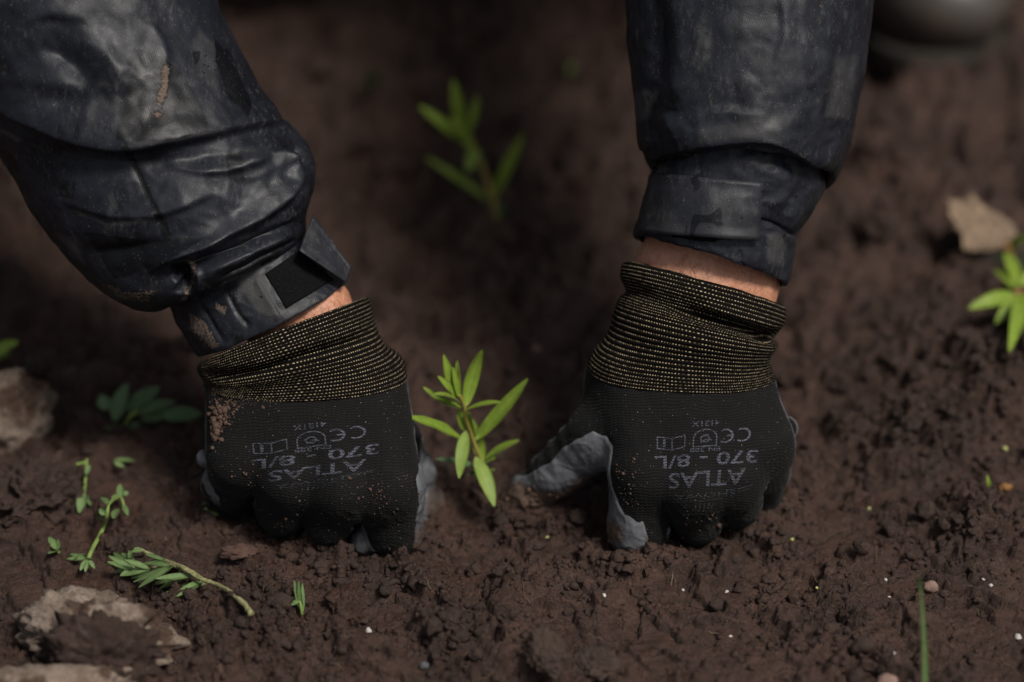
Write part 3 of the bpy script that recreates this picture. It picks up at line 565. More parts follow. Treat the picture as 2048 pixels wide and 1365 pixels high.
right_feats = [
    ([(1300, -50), (1318, 80), (1312, 180), (1300, 280)], -16, 22, 26, 0.2), ([(1345, -50), (1360, 100), (1350, 220)], 9, 30, 40, 0.2),
    ([(1290, 330), (1350, 300), (1480, 284), (1560, 290), (1665, 345)], 12, 60, 8, 0.1), ([(1380, 250), (1480, 235), (1600, 255)], -6, 40, 30, 0.3),
    ([(1640, 60), (1650, 160), (1620, 260)], 9, 12, 40, 0.3), ([(1420, 40), (1400, 130), (1350, 210)], 8, 8, 34, 0.3), ([(1560, -20), (1570, 60), (1545, 150)], 7, 30, 8, 0.3), ([(1330, 260), (1430, 225), (1540, 235)], 7, 8, 26, 0.3), ([(1520, 100), (1500, 180), (1450, 240)], -5, 30, 40, 0.3), ([(1585, 320), (1592, 380), (1572, 430)], -12, 18, 12, 0.3), ([(1535, 415), (1572, 395), (1604, 350)], 8, 14, 16, 0.3),
    ([(1520, 440), (1555, 452), (1592, 474)], -7, 4, 5, 0.1), ([(1568, 470), (1578, 500), (1565, 560)], -10, 6, 4, 0.15), ([(1480, 500), (1484, 545)], -4, 4, 4, 0.1), ([(1284, 300), (1290, 325), (1310, 345)], -16, 12, 10, 0.2)]
Rsl, Rbvh = build_sleeve(right_rings, right_feats,
    lambda x, y: paint(x, y, [([(1295, 320), (1330, 310), (1330, 340), (1300, 350)], 0.4), ([(1270, 60), (1330, 40), (1330, 200), (1290, 230)], 0.35)]),
    lambda x, y: paint(x, y, [([(1632, 0), (1650, 0), (1648, 18), (1634, 18)], 0.6), ([(1680, 120), (1690, 110), (1685, 135)], 0.7)]),
    lambda x, y: np.maximum(paint(x, y, [([(1272, 185), (1320, 180), (1290, 240), (1268, 245)], 0.6), ([(1670, 120), (1715, 110), (1700, 240), (1650, 230)], 0.3), ([(1480, 90), (1600, 90), (1610, 160), (1540, 180)], 0.16), ([(1390, 260), (1560, 230), (1560, 275), (1400, 285)], 0.22), ([(1535, 470), (1575, 470), (1565, 530), (1535, 520)], 0.45)]), line_paint(x, y, [([(1680, 140), (1672, 190)], 4, 0.5), ([(1410, 60), (1385, 125)], 5, 0.35)])),
    300, 17, (2, 0.007), 'sleeve with a deep fold above its closed cuff tab')

def surf_z(bvh, x, y):
    h = bvh.ray_cast(Vector((x, y, 900)), Vector((0, 0, -1)))[0]; return h.z if h else None
def patch(name, quad, bvh, off, thick, mat_, parent, nu=26, nv=14, lift=None, wob=1.5, attrs=True, label=None, hem_d=3.0):
    """cloth piece laid on a sleeve: quad = TL, TR, BR, BL as photo points; has thickness and rolled rim"""
    a = np.array(quad, float); top = np.empty((nv, nu, 3))
    for i in range(nv):
        for j in range(nu):
            u, v = j / (nu - 1), i / (nv - 1); q = (a[0] * (1 - u) + a[1] * u) * (1 - v) + (a[3] * (1 - u) + a[2] * u) * v
            if len(q) == 3: top[i, j] = q
            else:
                z = surf_z(bvh, q[0], q[1]); top[i, j] = (q[0], q[1], np.nan if z is None else z + off)
    zz = top[..., 2]
    for i in range(nv):
        r = zz[i]; ok = ~np.isnan(r)
        if ok.any(): zz[i] = np.interp(np.arange(nu), np.arange(nu)[ok], r[ok])
    if lift is not None: zz += lift(*np.meshgrid(np.linspace(0, 1, nu), np.linspace(0, 1, nv)))
    zz += wob * fbm(np.stack([top[..., 0] * 0.03, top[..., 1] * 0.03, 0 * zz], -1), 2, 50)
    dist = np.minimum(np.minimum(np.arange(nu)[None], np.arange(nu)[::-1][None]), np.minimum(np.arange(nv)[:, None], np.arange(nv)[::-1][:, None]))
    hem = np.where(dist == 2, 1.0, 0) * hem_d; zz -= hem; zz -= np.where(dist == 0, 1.2, 0)
    bot = top.copy(); bot[..., 2] -= thick
    Vx = np.concatenate([top.reshape(-1, 3), bot.reshape(-1, 3)]); f = grid_faces(nv, nu, False); m = nv * nu
    rim = [i for i in range(nu)] + [i * nu + nu - 1 for i in range(1, nv)] + [(nv - 1) * nu + j for j in range(nu - 2, -1, -1)] + [i * nu for i in range(nv - 2, 0, -1)]
    side = [(rim[k], rim[(k + 1) % len(rim)], rim[(k + 1) % len(rim)] + m, rim[k] + m) for k in range(len(rim))]
    F = np.concatenate([f[:, ::-1], f + m, np.array(side)]); z = np.zeros(len(Vx))
    o = obj(name, P(Vx), F, mat_, parent, attrs={'rest': Vx * 0.001, 'wet': z, 'mud': z, 'scuff': z + 0.10 + 0.30 * np.clip(fbm(Vx * 0.012, 3, 81), 0, 1)})
    if label: o['label'] = label
    return o
patch('cuff_tab', [(1302, 345), (1527, 366), (1518, 482), (1274, 466)], Rbvh, 13, 10, M_pvc, Rsl, lift=lambda u, v: 12 * u * v, label='closed cuff tab with stitched border')
patch('hook_patch', [(1340, 462), (1450, 478), (1452, 490), (1345, 476)], Rbvh, 1.2, 2, M_velcro, Rsl, 14, 6, hem_d=0.0, label='black strip of hook tape under the tab')
patch('hook_patch', [(530, 548), (600, 500), (668, 560), (572, 618)], Lbvh, 2.5, 3, M_velcro, Lsl, 18, 12, hem_d=0.0, label='bare black square of hook tape')
patch('cuff_tab', [(626, 428, 40), (660, 470, 50), (704, 538, 34), (694, 566, 40)][0:1] + [(704, 536, 30), (694, 566, 46), (598, 502, 104)], Lbvh, 0, 6, M_pvc, Lsl, 22, 14, lift=lambda u, v: 10 * np.sin(math.pi * u) * v, label='loose cuff tab folded outward')

# ---- gloves --------------------------------------------------------
def hand_sdf(metas, fingers, thumb, extra, wr=1.5):
    def fn(p):
        d = None
        for a, b, ra, rb in metas:
            q = rcone(p, a, b, ra, rb); d = q if d is None else smin(d, q, 46)
        fd = None
        for ch in fingers:
            c = None
            for a, b, ra, rb in ch:
                q = rcone(p, a, b, ra, rb); c = q if c is None else smin(c, q, 14)
            fd = c if fd is None else smin(fd, c, 3)
        d = smin(d, fd, 20); t = None
        for a, b, ra, rb in thumb:
            q = rcone(p, a, b, ra, rb); t = q if t is None else smin(t, q, 22)
        d = smin(d, t, 34)
        for c, r in extra: d = smin(d, sphere(p, c, r), 10)
        a, b = np.array(thumb[1][0], float), np.array(thumb[-1][1], float); ax = (b - a) / np.linalg.norm(b - a); s_ = (p - a) @ ax
        d = d - wr * np.sin(s_ * 0.115 + 2.0 * np.sin(s_ * 0.02) + 0.02 * (p[..., 1] - p[..., 0])) * sstep(10, 45, s_) * np.clip(1 - (t - d) / 12, 0, 1)
        return d + 1.8 * np.sin(p[..., 0] * 0.05 + p[..., 1] * 0.021) * np.sin(p[..., 1] * 0.043 - p[..., 2] * 0.03)
    return fn
def chain(*nodes): return [(nodes[i][:3], nodes[i + 1][:3], nodes[i][3], nodes[i + 1][3]) for i in range(len(nodes) - 1)]
left_hand = hand_sdf(
    [((494, 748, -12), (480, 920, 34), 84, 66), ((566, 748, 0), (580, 962, 66), 90, 62), ((650, 748, 0), (682, 980, 78), 90, 62), ((724, 748, -12), (776, 980, 62), 87, 68), ((600, 850, -40), (640, 930, -30), 110, 90)],
    [chain((776, 980, 62, 68), (786, 1058, 6, 57), (775, 1085, -105, 46), (770, 1110, -190, 40)), chain((682, 980, 78, 60), (656, 1040, 14, 50), (660, 1070, -95, 44), (665, 1090, -180, 38)),
     chain((580, 962, 66, 58), (563, 1016, 8, 50), (570, 1045, -95, 44), (580, 1065, -170, 38)), chain((480, 920, 34, 60), (458, 962, -18, 46), (470, 1000, -105, 40), (490, 1030, -170, 34))],
    chain((735, 830, -70, 72), (786, 885, -95, 54), (828, 945, -135, 37), (854, 1000, -150, 26), (852, 1040, -150, 22)),
    [((410, 916, -14), 17), ((428, 976, -20), 24), ((729, 1084, -8), 27)])
right_hand = hand_sdf(
    [((1262, 748, -12), (1290, 950, 60), 88, 66), ((1334, 748, 0), (1388, 980, 76), 90, 64), ((1402, 748, 0), (1466, 958, 62), 90, 62), ((1456, 748, -12), (1522, 892, 24), 84, 66), ((1370, 850, -40), (1380, 930, -30), 110, 90)],
    [chain((1290, 950, 60, 66), (1278, 1055, 6, 60), (1290, 1088, -100, 48), (1295, 1110, -190, 40)), chain((1388, 980, 76, 62), (1396, 1034, 12, 52), (1395, 1065, -95, 46), (1390, 1085, -180, 38)),
     chain((1466, 958, 62, 58), (1474, 1004, 4, 48), (1470, 1040, -95, 42), (1460, 1065, -170, 36)), chain((1522, 892, 24, 62), (1528, 944, -34, 50), (1520, 990, -110, 42), (1505, 1020, -170, 36))],
    chain((1252, 800, -50, 84), (1196, 876, -20, 62), (1118, 940, -78, 47), (1052, 996, -138, 40), (1030, 1020, -165, 34)), [((1572, 858, -30), 22)])

def build_glove(fn, lo, hi, cutline, coat_poly, mudfn, cuff_rings, label, rows, fold_feats, thumb_w):
    g = empty('work_glove', P([(lo[0] + hi[0]) / 2, hi[1] - 40, -60])); g.parent = person; g.matrix_parent_inverse = Matrix.Translation(-Vector(person.location)); g['label'] = label
    V, F = sdf_mesh(fn, lo, hi, 3.2); n = sdf_normal(fn, V)
    x, y, z = V.T
    V = V + n * (1.0 * fbm(V * 0.035, 3, 60))[:, None]
    ck = np.maximum(1 - np.abs(noise(V * np.array([0.022, 0.03, 0.018]) + 0.3 * noise(V * 0.02, 63)[:, None], 64)) * 1.7, 0) ** 6; wt = np.clip(sstep(985, 1040, V[:, 1]) + (V[:, 0] > 0) * thumb_w(V), 0, 1)
    V = V + n * (wt * (2.0 * ck - 1.2 + 1.2 * fbm(V * 0.06, 2, 65)))[:, None]
    keep = V[F].mean(1)[:, 1] > np.interp(V[F].mean(1)[:, 0], *zip(*cutline)) - 4
    wob = 3.0 * fbm(V * 0.035, 3, 61); wob2 = 3.0 * fbm(V * 0.035 + 9, 3, 62)
    field = (-0.10 - n[:, 2]) * 55 + wob
    for poly, zmax in coat_poly:      # signed distance to the edge of the dipped area, in photo pixels
        xx, yy = V[:, 0] + wob, V[:, 1] + wob2; dd = poly_dist(xx, yy, list(poly) + [poly[0]])[0]; dd = np.where(inpoly(xx, yy, poly), dd, -dd)
        field = np.maximum(field, np.minimum(dd, zmax - V[:, 2]))
    mud = np.clip(mudfn(V[:, 0], V[:, 1], V[:, 2], n), 0, 1)
    for nm, mt in (('knit_shell', M_knit), ('palm_coating', M_coat)):
        ft = field[F]; sel = keep & ((ft.min(1) < 12) if nm == 'knit_shell' else (ft.max(1) > -3))
        ids, inv = np.unique(F[sel].ravel(), return_inverse=True); vv = V[ids]
        if nm == 'palm_coating': vv = vv + n[ids] * np.clip(field[ids] * 0.7, -2.5, 3.0)[:, None]      # dips under the knit at its edge, proud of it inside
        obj(nm, P(vv), inv.reshape(-1, 4), mt, g, attrs={'rest': V[ids] * 0.001, 'mud': mud[ids]})
    # cuff
    Gd, v, th = loft(cuff_rings, 220, 9, 2.3)
    vn = v / v.max()
    for it in range(2):
        nn = grid_normals(Gd, True)
        if (nn[:, :110, 2]).sum() < 0: nn = -nn
        ww = sstep(0.55, 1.0, vn)[:, None]; dd = fn(Gd); Gd = Gd + nn * ((2.5 - dd) * ww * (np.abs(dd) < 60))[..., None]
    Gd, nn = add_folds(Gd, fold_feats); Gd = soft_noise(Gd, nn, 2.5, 0.015, 70); 
    u = np.linspace(0, 1, 220, endpoint=False)[None] * 980 + 0 * Gd[..., 0]
    at = {'rest': (Gd * 0.001).reshape(-1, 3), 'rows': np.stack([u, v[:, None] + 0 * u, 0 * u], -1).reshape(-1, 3)}
    F = grid_faces(Gd.shape[0], 220, True)[:, ::-1]
    # the u seam lies on the right-hand side: shift it to the back
    obj('ribbed_cuff', P(Gd).reshape(-1, 3), F, M_cuff, g, attrs=at)
    return g

def mudL(x, y, z, n):
    b = lambda cx, cy, r: np.exp(-((x - cx) ** 2 + (y - cy) ** 2) / r ** 2)
    return -0.5 * b(728, 1078, 26) + 0.45 * b(440, 835, 22) + 0.35 * b(455, 805, 34) + 0.2 * b(470, 780, 40) + 0.45 * b(755, 985, 34) + 0.46 * sstep(990, 1100, y) + 0.35 * b(430, 960, 30) + 0.5 * (n[:, 2] < -0.05) * sstep(900, 1000, y) + 0.42 * sstep(848, 862, x) * sstep(900, 1000, y)
def mudR(x, y, z, n):
    b = lambda cx, cy, r: np.exp(-((x - cx) ** 2 + (y - cy) ** 2) / r ** 2)
    return 0.35 * b(1250, 960, 26) + 0.30 * b(1420, 1040, 35) + 0.40 * sstep(1010, 1110, y) * (x > 1290) + 0.2 * sstep(1060, 1115, y) + 0.5 * b(1228, 1062, 28) + 1.1 * sstep(965, 1015, y) * (x < 1180) + 0.6 * b(1040, 990, 30) + 0.5 * b(1165, 975, 34)
cutL = [(380, 764), (412, 768), (500, 789), (600, 797), (700, 787), (813, 754), (900, 740)]
cutR = [(1100, 722), (1172, 733), (1280, 772), (1380, 785), (1470, 778), (1542, 754), (1620, 740)]
cuffL = [(440, 728, 700, 612, 0, -4, 104, -18, -1.0), (412, 722, 728, 600, 0, -4, 116, -16, -0.2), (400, 728, 737, 596, 0, 0, 124, -14, 0.6), (394, 738, 744, 620, 0, 8, 130, -12, 3), (398, 750, 752, 650, 0, 14, 128, -10, 6), (406, 760, 764, 680, 0, 22, 122, -8, 8.5),
         (410, 763, 780, 706, 0, 28, 118, -6, 11), (411, 766, 797, 732, 0, 33, 116, -4, 13.5), (412, 769, 813, 756, 0, 37, 116, 0, 16)]
cuffR = [(1285, 530, 1555, 612, 0, -6, 112, -18, -1.0), (1250, 526, 1566, 612, 0, -8, 124, -16, -0.2), (1242, 534, 1573, 622, 0, -8, 130, -14, 0.6), (1240, 556, 1568, 648, 0, -4, 132, -12, 3), (1252, 582, 1552, 672, 0, 0, 122, -12, 6), (1240, 594, 1546, 680, 0, 4, 126, -10, 8),
         (1232, 612, 1556, 690, 0, 10, 130, -8, 10.5), (1216, 660, 1548, 714, 0, 22, 126, -6, 14), (1194, 704, 1544, 738, 0, 32, 120, -3, 17.5), (1172, 734, 1541, 756, 0, 40, 116, 0, 21)]
gl = build_glove(left_hand, (385, 690, -235), (915, 1150, 160), cutL,
    [([(700, 1055), (735, 1045), (752, 1068), (752, 1125), (700, 1125)], 30), ([(846, 860), (905, 880), (915, 1130), (822, 1130), (830, 1060), (838, 1005), (834, 960), (842, 900)], 999), ([(385, 895), (411, 898), (413, 935), (422, 950), (430, 985), (445, 1012), (430, 1010), (400, 960)], 20)], mudL, cuffL,
    'black knit glove with mud crumbs beside its printed lettering', 16, [([(400, 742), (440, 754), (520, 745), (600, 716), (690, 690), (740, 670)], -16, 10, 7, 0.15), ([(420, 738), (520, 722), (620, 690), (700, 662)], 9, 14, 10, 0.2), ([(430, 770), (520, 765), (600, 742)], 4, 10, 12, 0.3)], lambda V: sstep(825, 850, V[:, 0]))
gr = build_glove(right_hand, (985, 690, -235), (1625, 1150, 160), cutR,
    [([(1186, 862), (1212, 872), (1232, 900), (1254, 935), (1262, 985), (1271, 1015), (1285, 1045), (1297, 1080), (1300, 1130), (1190, 1130), (990, 1080), (990, 970), (1034, 948), (1052, 952), (1098, 926), (1112, 908), (1146, 884)], 80), ([(1333, 1050), (1345, 1058), (1338, 1100), (1334, 1100)], 30)], mudR, cuffR,
    'black knit glove with grey coated thumb pressed into the soil', 21, [([(1600, 640), (1548, 676), (1480, 655), (1400, 632), (1330, 618)], -20, 8, 10, 0.3), ([(1560, 655), (1480, 632), (1390, 606)], 10, 12, 9, 0.3)], lambda V: sstep(1235, 1195, V[:, 0]) * sstep(850, 880, V[:, 1]))

def stuck_crumbs(fn, parent, spots, seed):
    r = np.random.default_rng(seed); Vs, Fs, off = [], [], 0
    for cx, cy, sx, sy, n, s0 in spots:
        q = np.column_stack([r.normal(cx, sx, n), r.normal(cy, sy, n), np.full(n, 320.0)])
        for _ in range(60): q[:, 2] -= np.maximum(fn(q), 0) * 0.8
        q = q[q[:, 2] > -200]
        for c in q:
            v, f = PROTO[r.integers(len(PROTO))]; sz = s0 * math.exp(r.normal(0, 0.5)); Vs.append(v * sz * r.uniform(0.7, 1.2, 3) + c); Fs.append(f + off); off += len(v)
    V = np.concatenate(Vs); o = obj('mud_crumbs', P(V), np.concatenate(Fs), M_mudc, parent, smooth=False); o['kind'] = 'stuff'; o['label'] = 'dry mud crumbs stuck to the glove'
def _proto(k):
    bm = bmesh.new(); bmesh.ops.create_icosphere(bm, subdivisions=1, radius=1.0); bm.verts.index_update(); v = np.array([q.co[:] for q in bm.verts]); f = np.array([[q.index for q in fa.verts] for fa in bm.faces]); bm.free()
    return v * (1 + 0.6 * fbm(v * 2 + k * 3.3, 2, k))[:, None], f
PROTO = [_proto(k) for k in range(8)]
M_mudc = simple('dry_mud', (0.095, 0.062, 0.046), 0.95, 0.1, 900, 0.45, 0.6, 0.0006)
stuck_crumbs(left_hand, gl, [(437, 838, 9, 22, 110, 3.4), (450, 812, 20, 20, 110, 1.7), (432, 862, 6, 8, 26, 3.0), (480, 800, 30, 14, 60, 1.2), (755, 985, 24, 16, 70, 1.2), (700, 1000, 90, 30, 60, 1.0), (600, 1040, 90, 20, 60, 1.1), (470, 960, 40, 30, 60, 1.2)], 5)
stuck_crumbs(right_hand, gr, [(1060, 1005, 30, 10, 90, 3.5), (1160, 978, 18, 10, 40, 2.4), (1255, 975, 14, 28, 70, 1.2), (1410, 1040, 26, 20, 50, 1.3), (1235, 1085, 14, 18, 30, 1.4), (1300, 1108, 30, 6, 40, 1.6), (1400, 900, 120, 90, 50, 0.8)], 6)

# ---- print on the backs of the gloves ------------------------------
def ribbon(pts, wd, closed=False):
    pts = np.array(pts, float)
    if closed: pts = np.vstack([pts, pts[:1]])
    Vv, Ff = [], []
    for i in range(len(pts) - 1):
        d = pts[i + 1] - pts[i]; L = np.hypot(*d)
        if L < 1e-6: continue
        k = max(1, int(L / 6)); nrm = np.array([-d[1], d[0]]) / L * wd / 2; e = d / L * wd * 0.3
        a0 = pts[i] - e; b0 = pts[i + 1] + e; base = len(Vv)
        for q in range(k + 1):
            c = a0 + (b0 - a0) * q / k; Vv += [c + nrm, c - nrm]
        Ff += [(base + 2 * q, base + 2 * q + 1, base + 2 * q + 3, base + 2 * q + 2) for q in range(k)]
    return np.array(Vv), [tuple(f) for f in Ff]
def arc(cx, cy, rx, ry, a0, a1, n=14): return [(cx + rx * math.cos(R(a0 + (a1 - a0) * i / n)), cy + ry * math.sin(R(a0 + (a1 - a0) * i / n))) for i in range(n + 1)]
def text_mesh(s, bold=0.0):
    cu = bpy.data.curves.new('lettering', 'FONT'); cu.body = s; cu.size = 1.0; cu.offset = bold; cu.resolution_u = 3
    o = bpy.data.objects.new('lettering', cu); COL.objects.link(o); dg = bpy.context.evaluated_depsgraph_get(); me = bpy.data.meshes.new_from_object(o.evaluated_get(dg))
    bm = bmesh.new(); bm.from_mesh(me); bmesh.ops.triangulate(bm, faces=bm.faces)
    for _ in range(2): bmesh.ops.subdivide_edges(bm, edges=[e for e in bm.edges if e.calc_length() > 0.3], cuts=1)
    bmesh.ops.triangulate(bm, faces=bm.faces)
    bm.verts.index_update(); v = np.array([q.co[:2] for q in bm.verts]); f = [tuple(q.index for q in fa.verts) for fa in bm.faces]; bm.free()
    bpy.data.objects.remove(o); bpy.data.meshes.remove(me); v -= v.min(0); return v, f
def put_print(fn, parent, xf, items):
    """items are (verts, faces, fade) in upright print space; xf turns them onto the back of the hand"""
    for nm, v, f, fade in items:
        q = xf(v); z = np.full(len(q), 320.0); p3 = np.column_stack([q, z])
        for _ in range(60): p3[:, 2] -= np.maximum(fn(p3), 0) * 0.8
        n = sdf_normal(fn, p3); p3 = p3 + n * (1.0 * fbm(p3 * 0.035, 3, 60) + 1.3)[:, None]
        me = bpy.data.meshes.new(nm); me.from_pydata([tuple(a) for a in P(p3)], [], f)
        for an, av in (('rest', p3 * 0.001), ('fade', np.full(len(p3), fade))):
            at = me.attributes.new(an, 'FLOAT_VECTOR' if av.ndim == 2 else 'FLOAT', 'POINT'); at.data.foreach_set('vector' if av.ndim == 2 else 'value', av.astype(np.float32).ravel())
        o = link(nm, me, M_print, parent)
def fit(vf, x0, y0, x1, y1):
    v, f = vf; s_ = v.max(0); return np.column_stack([x0 + v[:, 0] / s_[0] * (x1 - x0), y0 + v[:, 1] / s_[1] * (y1 - y0)]), f
def print_items():
    # print space: x to the right, y up, 0..100 wide, as read by the wearer
    it = []
    def T(s_, x0, y0, x1, y1, fade=1.0, bold=0.0): v, f = fit(text_mesh(s_, bold), x0, y0, x1, y1); it.append(('printed_text', v, f, fade))
    def Lw(pts, wd=1.0, closed=False, fade=1.0): v, f = ribbon(pts, wd, closed); it.append(('printed_mark', v, f, fade))
    T('370 - 8/L', 0, 37, 100, 53, 1.0, 0.012); T('ATLAS', 10, 59, 86, 78, 0.85, 0.012)
    Lw(arc(17, 18, 7, 7.5, 60, 300), 2.0); Lw(arc(33, 18, 7, 7.5, 60, 300), 2.0); Lw([(26.5, 18), (31.5, 18)], 2.0)
    T('EN 388', 37, 30.5, 66, 35.5, 0.8, 0.01)
    Lw([(41, 29), (63, 29), (63, 19)] + arc(52, 19, 11, 10.5, 0, -180, 12)[1:] + [(41, 29)], 1.2, False, 0.9)
    Lw(arc(52, 20, 4, 4, 0, 330, 10), 1.4, False, 0.7); Lw([(46, 22), (50, 20), (56, 24)], 1.2, False, 0.6); Lw([(49, 15), (54, 16), (57, 19)], 1.2, False, 0.6)
    T('4121X', 39, -2, 65, 4.5, 0.9, 0.012)
    Lw([(71, 14), (83, 17), (97, 14), (97, 28), (83, 31), (71, 28)], 1.2, True, 0.95); Lw([(83, 16.5), (83, 31)], 1.2, False, 0.95)
    T('i', 89, 17, 92, 27, 0.9, 0.03)
    T('SHOWA', 18, 85, 80, 91, 0.34, 0.0); Lw([(2, 80), (14, 83), (28, 84)], 1.0, False, 0.5); Lw([(4, 84), (16, 87)], 1.0, False, 0.4); Lw([(28, 93.5), (52, 95), (80, 92)], 0.8, False, 0.3)
    for a in range(5): Lw([(40 + a * 4.5, 98), (42 + a * 4, 105)], 1.3, False, 0.25)
    return it
items = print_items()
# print x runs to the picture's left and print "down the hand" runs down the picture: the text is upside down for us
def xf_left(v):
    u, t = v[:, 0] / 100, v[:, 1] / 100
    return np.column_stack([752 - 256 * u - 14 * (t - 0.5) * (1 - 1.0 * u) * 0 + 6 * np.sin(t * 3), 832 + 160 * t * (1 - 0.20 * t) + 36 * u * (1 - 0.15 * t)])
def xf_right(v):
    u, t = v[:, 0] / 100, v[:, 1] / 100
    return np.column_stack([1524 - 216 * u - 20 * t * (1 - 1.1 * u), 838 + 165 * t + 14 * u])
def flip(items):   # letters must be mirrored top to bottom within their own line, as print space y grows towards the fingers
    out = []
    for nm, v, f, fa in items: out.append((nm, v, f, fa))
    return out
def upright(items):
    out = []
    for nm, v, f, fa in items:
        if nm == 'printed_text':
            v = v.copy(); lo, hi = v[:, 1].min(), v[:, 1].max()
        out.append((nm, v, [tuple(reversed(q)) for q in f], fa))
    return out
put_print(left_hand, gl, xf_left, upright(items)); put_print(right_hand, gr, xf_right, upright(items))

# ------------------------------------------------------------------ plants
def leaf_mesh(base, tip, width, nrm, bend=0.0, fold=0.12, curl=0.0, nl=12, nw=6, tip_at=0.92, thick=0.00035, wavy=0.0):
    base, tip, nrm = (np.array(a, float) for a in (base, tip, nrm)); d = tip - base; L = np.linalg.norm(d); d /= L
    nrm = nrm - d * (nrm @ d); nrm /= np.linalg.norm(nrm); sd_ = np.cross(d, nrm)
    t = (1 - (1 - np.linspace(0, 1, nl)) ** 1.35)[:, None]; s_ = np.linspace(-1, 1, nw + 1)[None]
    wv = width / 2 * (np.maximum(np.sin(math.pi * t ** tip_at), 0) ** 0.68 * (1 - 0.1 * t) + 0.09 * (1 - t))
    hgt = bend * L * np.sin(math.pi * t) + fold * np.abs(s_) * wv + curl * L * t * t + wavy * width * np.sin(t * 17 + s_ * 2) * np.abs(s_) * 0.2
    V = base + d * (L * t)[..., None] + sd_ * (wv * s_)[..., None] + nrm * hgt[..., None]
    st = np.stack([s_ + 0 * t, t + 0 * s_, 0 * t * s_], -1)
    gn = grid_normals(V, False); m = V.reshape(-1, 3); nu = nw + 1; f = grid_faces(nl, nu, False); k = nl * nu
    b = (V - gn * thick).reshape(-1, 3)
    rim = [i for i in range(nu)] + [i * nu + nu - 1 for i in range(1, nl)] + [(nl - 1) * nu + j for j in range(nu - 2, -1, -1)] + [i * nu for i in range(nl - 2, 0, -1)]
    side = [(rim[q], rim[(q + 1) % len(rim)], rim[(q + 1) % len(rim)] + k, rim[q] + k) for q in range(len(rim))]
    return np.concatenate([m, b]), np.concatenate([f, f[:, ::-1] + k, np.array(side)]), np.concatenate([st.reshape(-1, 3)] * 2)
def leaf(parent, base, tip, width, nrm=None, m=None, name='leaf', **kw):
    if nrm is None: nrm = -AX_V * 0.8 + np.array([0, 0, 0.7])
    V, F, st = leaf_mesh(base, tip, width, nrm, **kw); return obj(name, V, F, m or M_leaf, parent, attrs={'st': st})
def tube(parent, pts, r0, r1, m, name='stem', nseg=8, rough=0.0, sub=5):
    p = smooth_line(np.array(pts, float), sub); n = len(p); tg = np.gradient(p, axis=0); tg /= np.linalg.norm(tg, axis=1, keepdims=True)
    up = np.array([0.3, -0.8, 0.5]); a = np.cross(tg, up); a /= np.linalg.norm(a, axis=1, keepdims=True); b = np.cross(tg, a); th = np.linspace(0, 2 * math.pi, nseg, endpoint=False)
    r = np.linspace(r0, r1, n)[:, None, None] * (1 + rough * rng.standard_normal((n, nseg, 1)))
    V = p[:, None] + r * (np.cos(th)[None, :, None] * a[:, None] + np.sin(th)[None, :, None] * b[:, None]); V = V.reshape(-1, 3)
    F = grid_faces(n, nseg, True); V = np.concatenate([V, p[:1], p[-1:]]); k = n * nseg
    caps = [(k, (j + 1) % nseg, j, j) for j in range(nseg)]
    F3 = np.concatenate([F[:, [0, 1, 2]], F[:, [0, 2, 3]], np.array([(k, (j + 1) % nseg, j) for j in range(nseg)]), np.array([(k + 1, (n - 1) * nseg + j, (n - 1) * nseg + (j + 1) % nseg) for j in range(nseg)])])
    return obj(name, V, F3, m, parent)

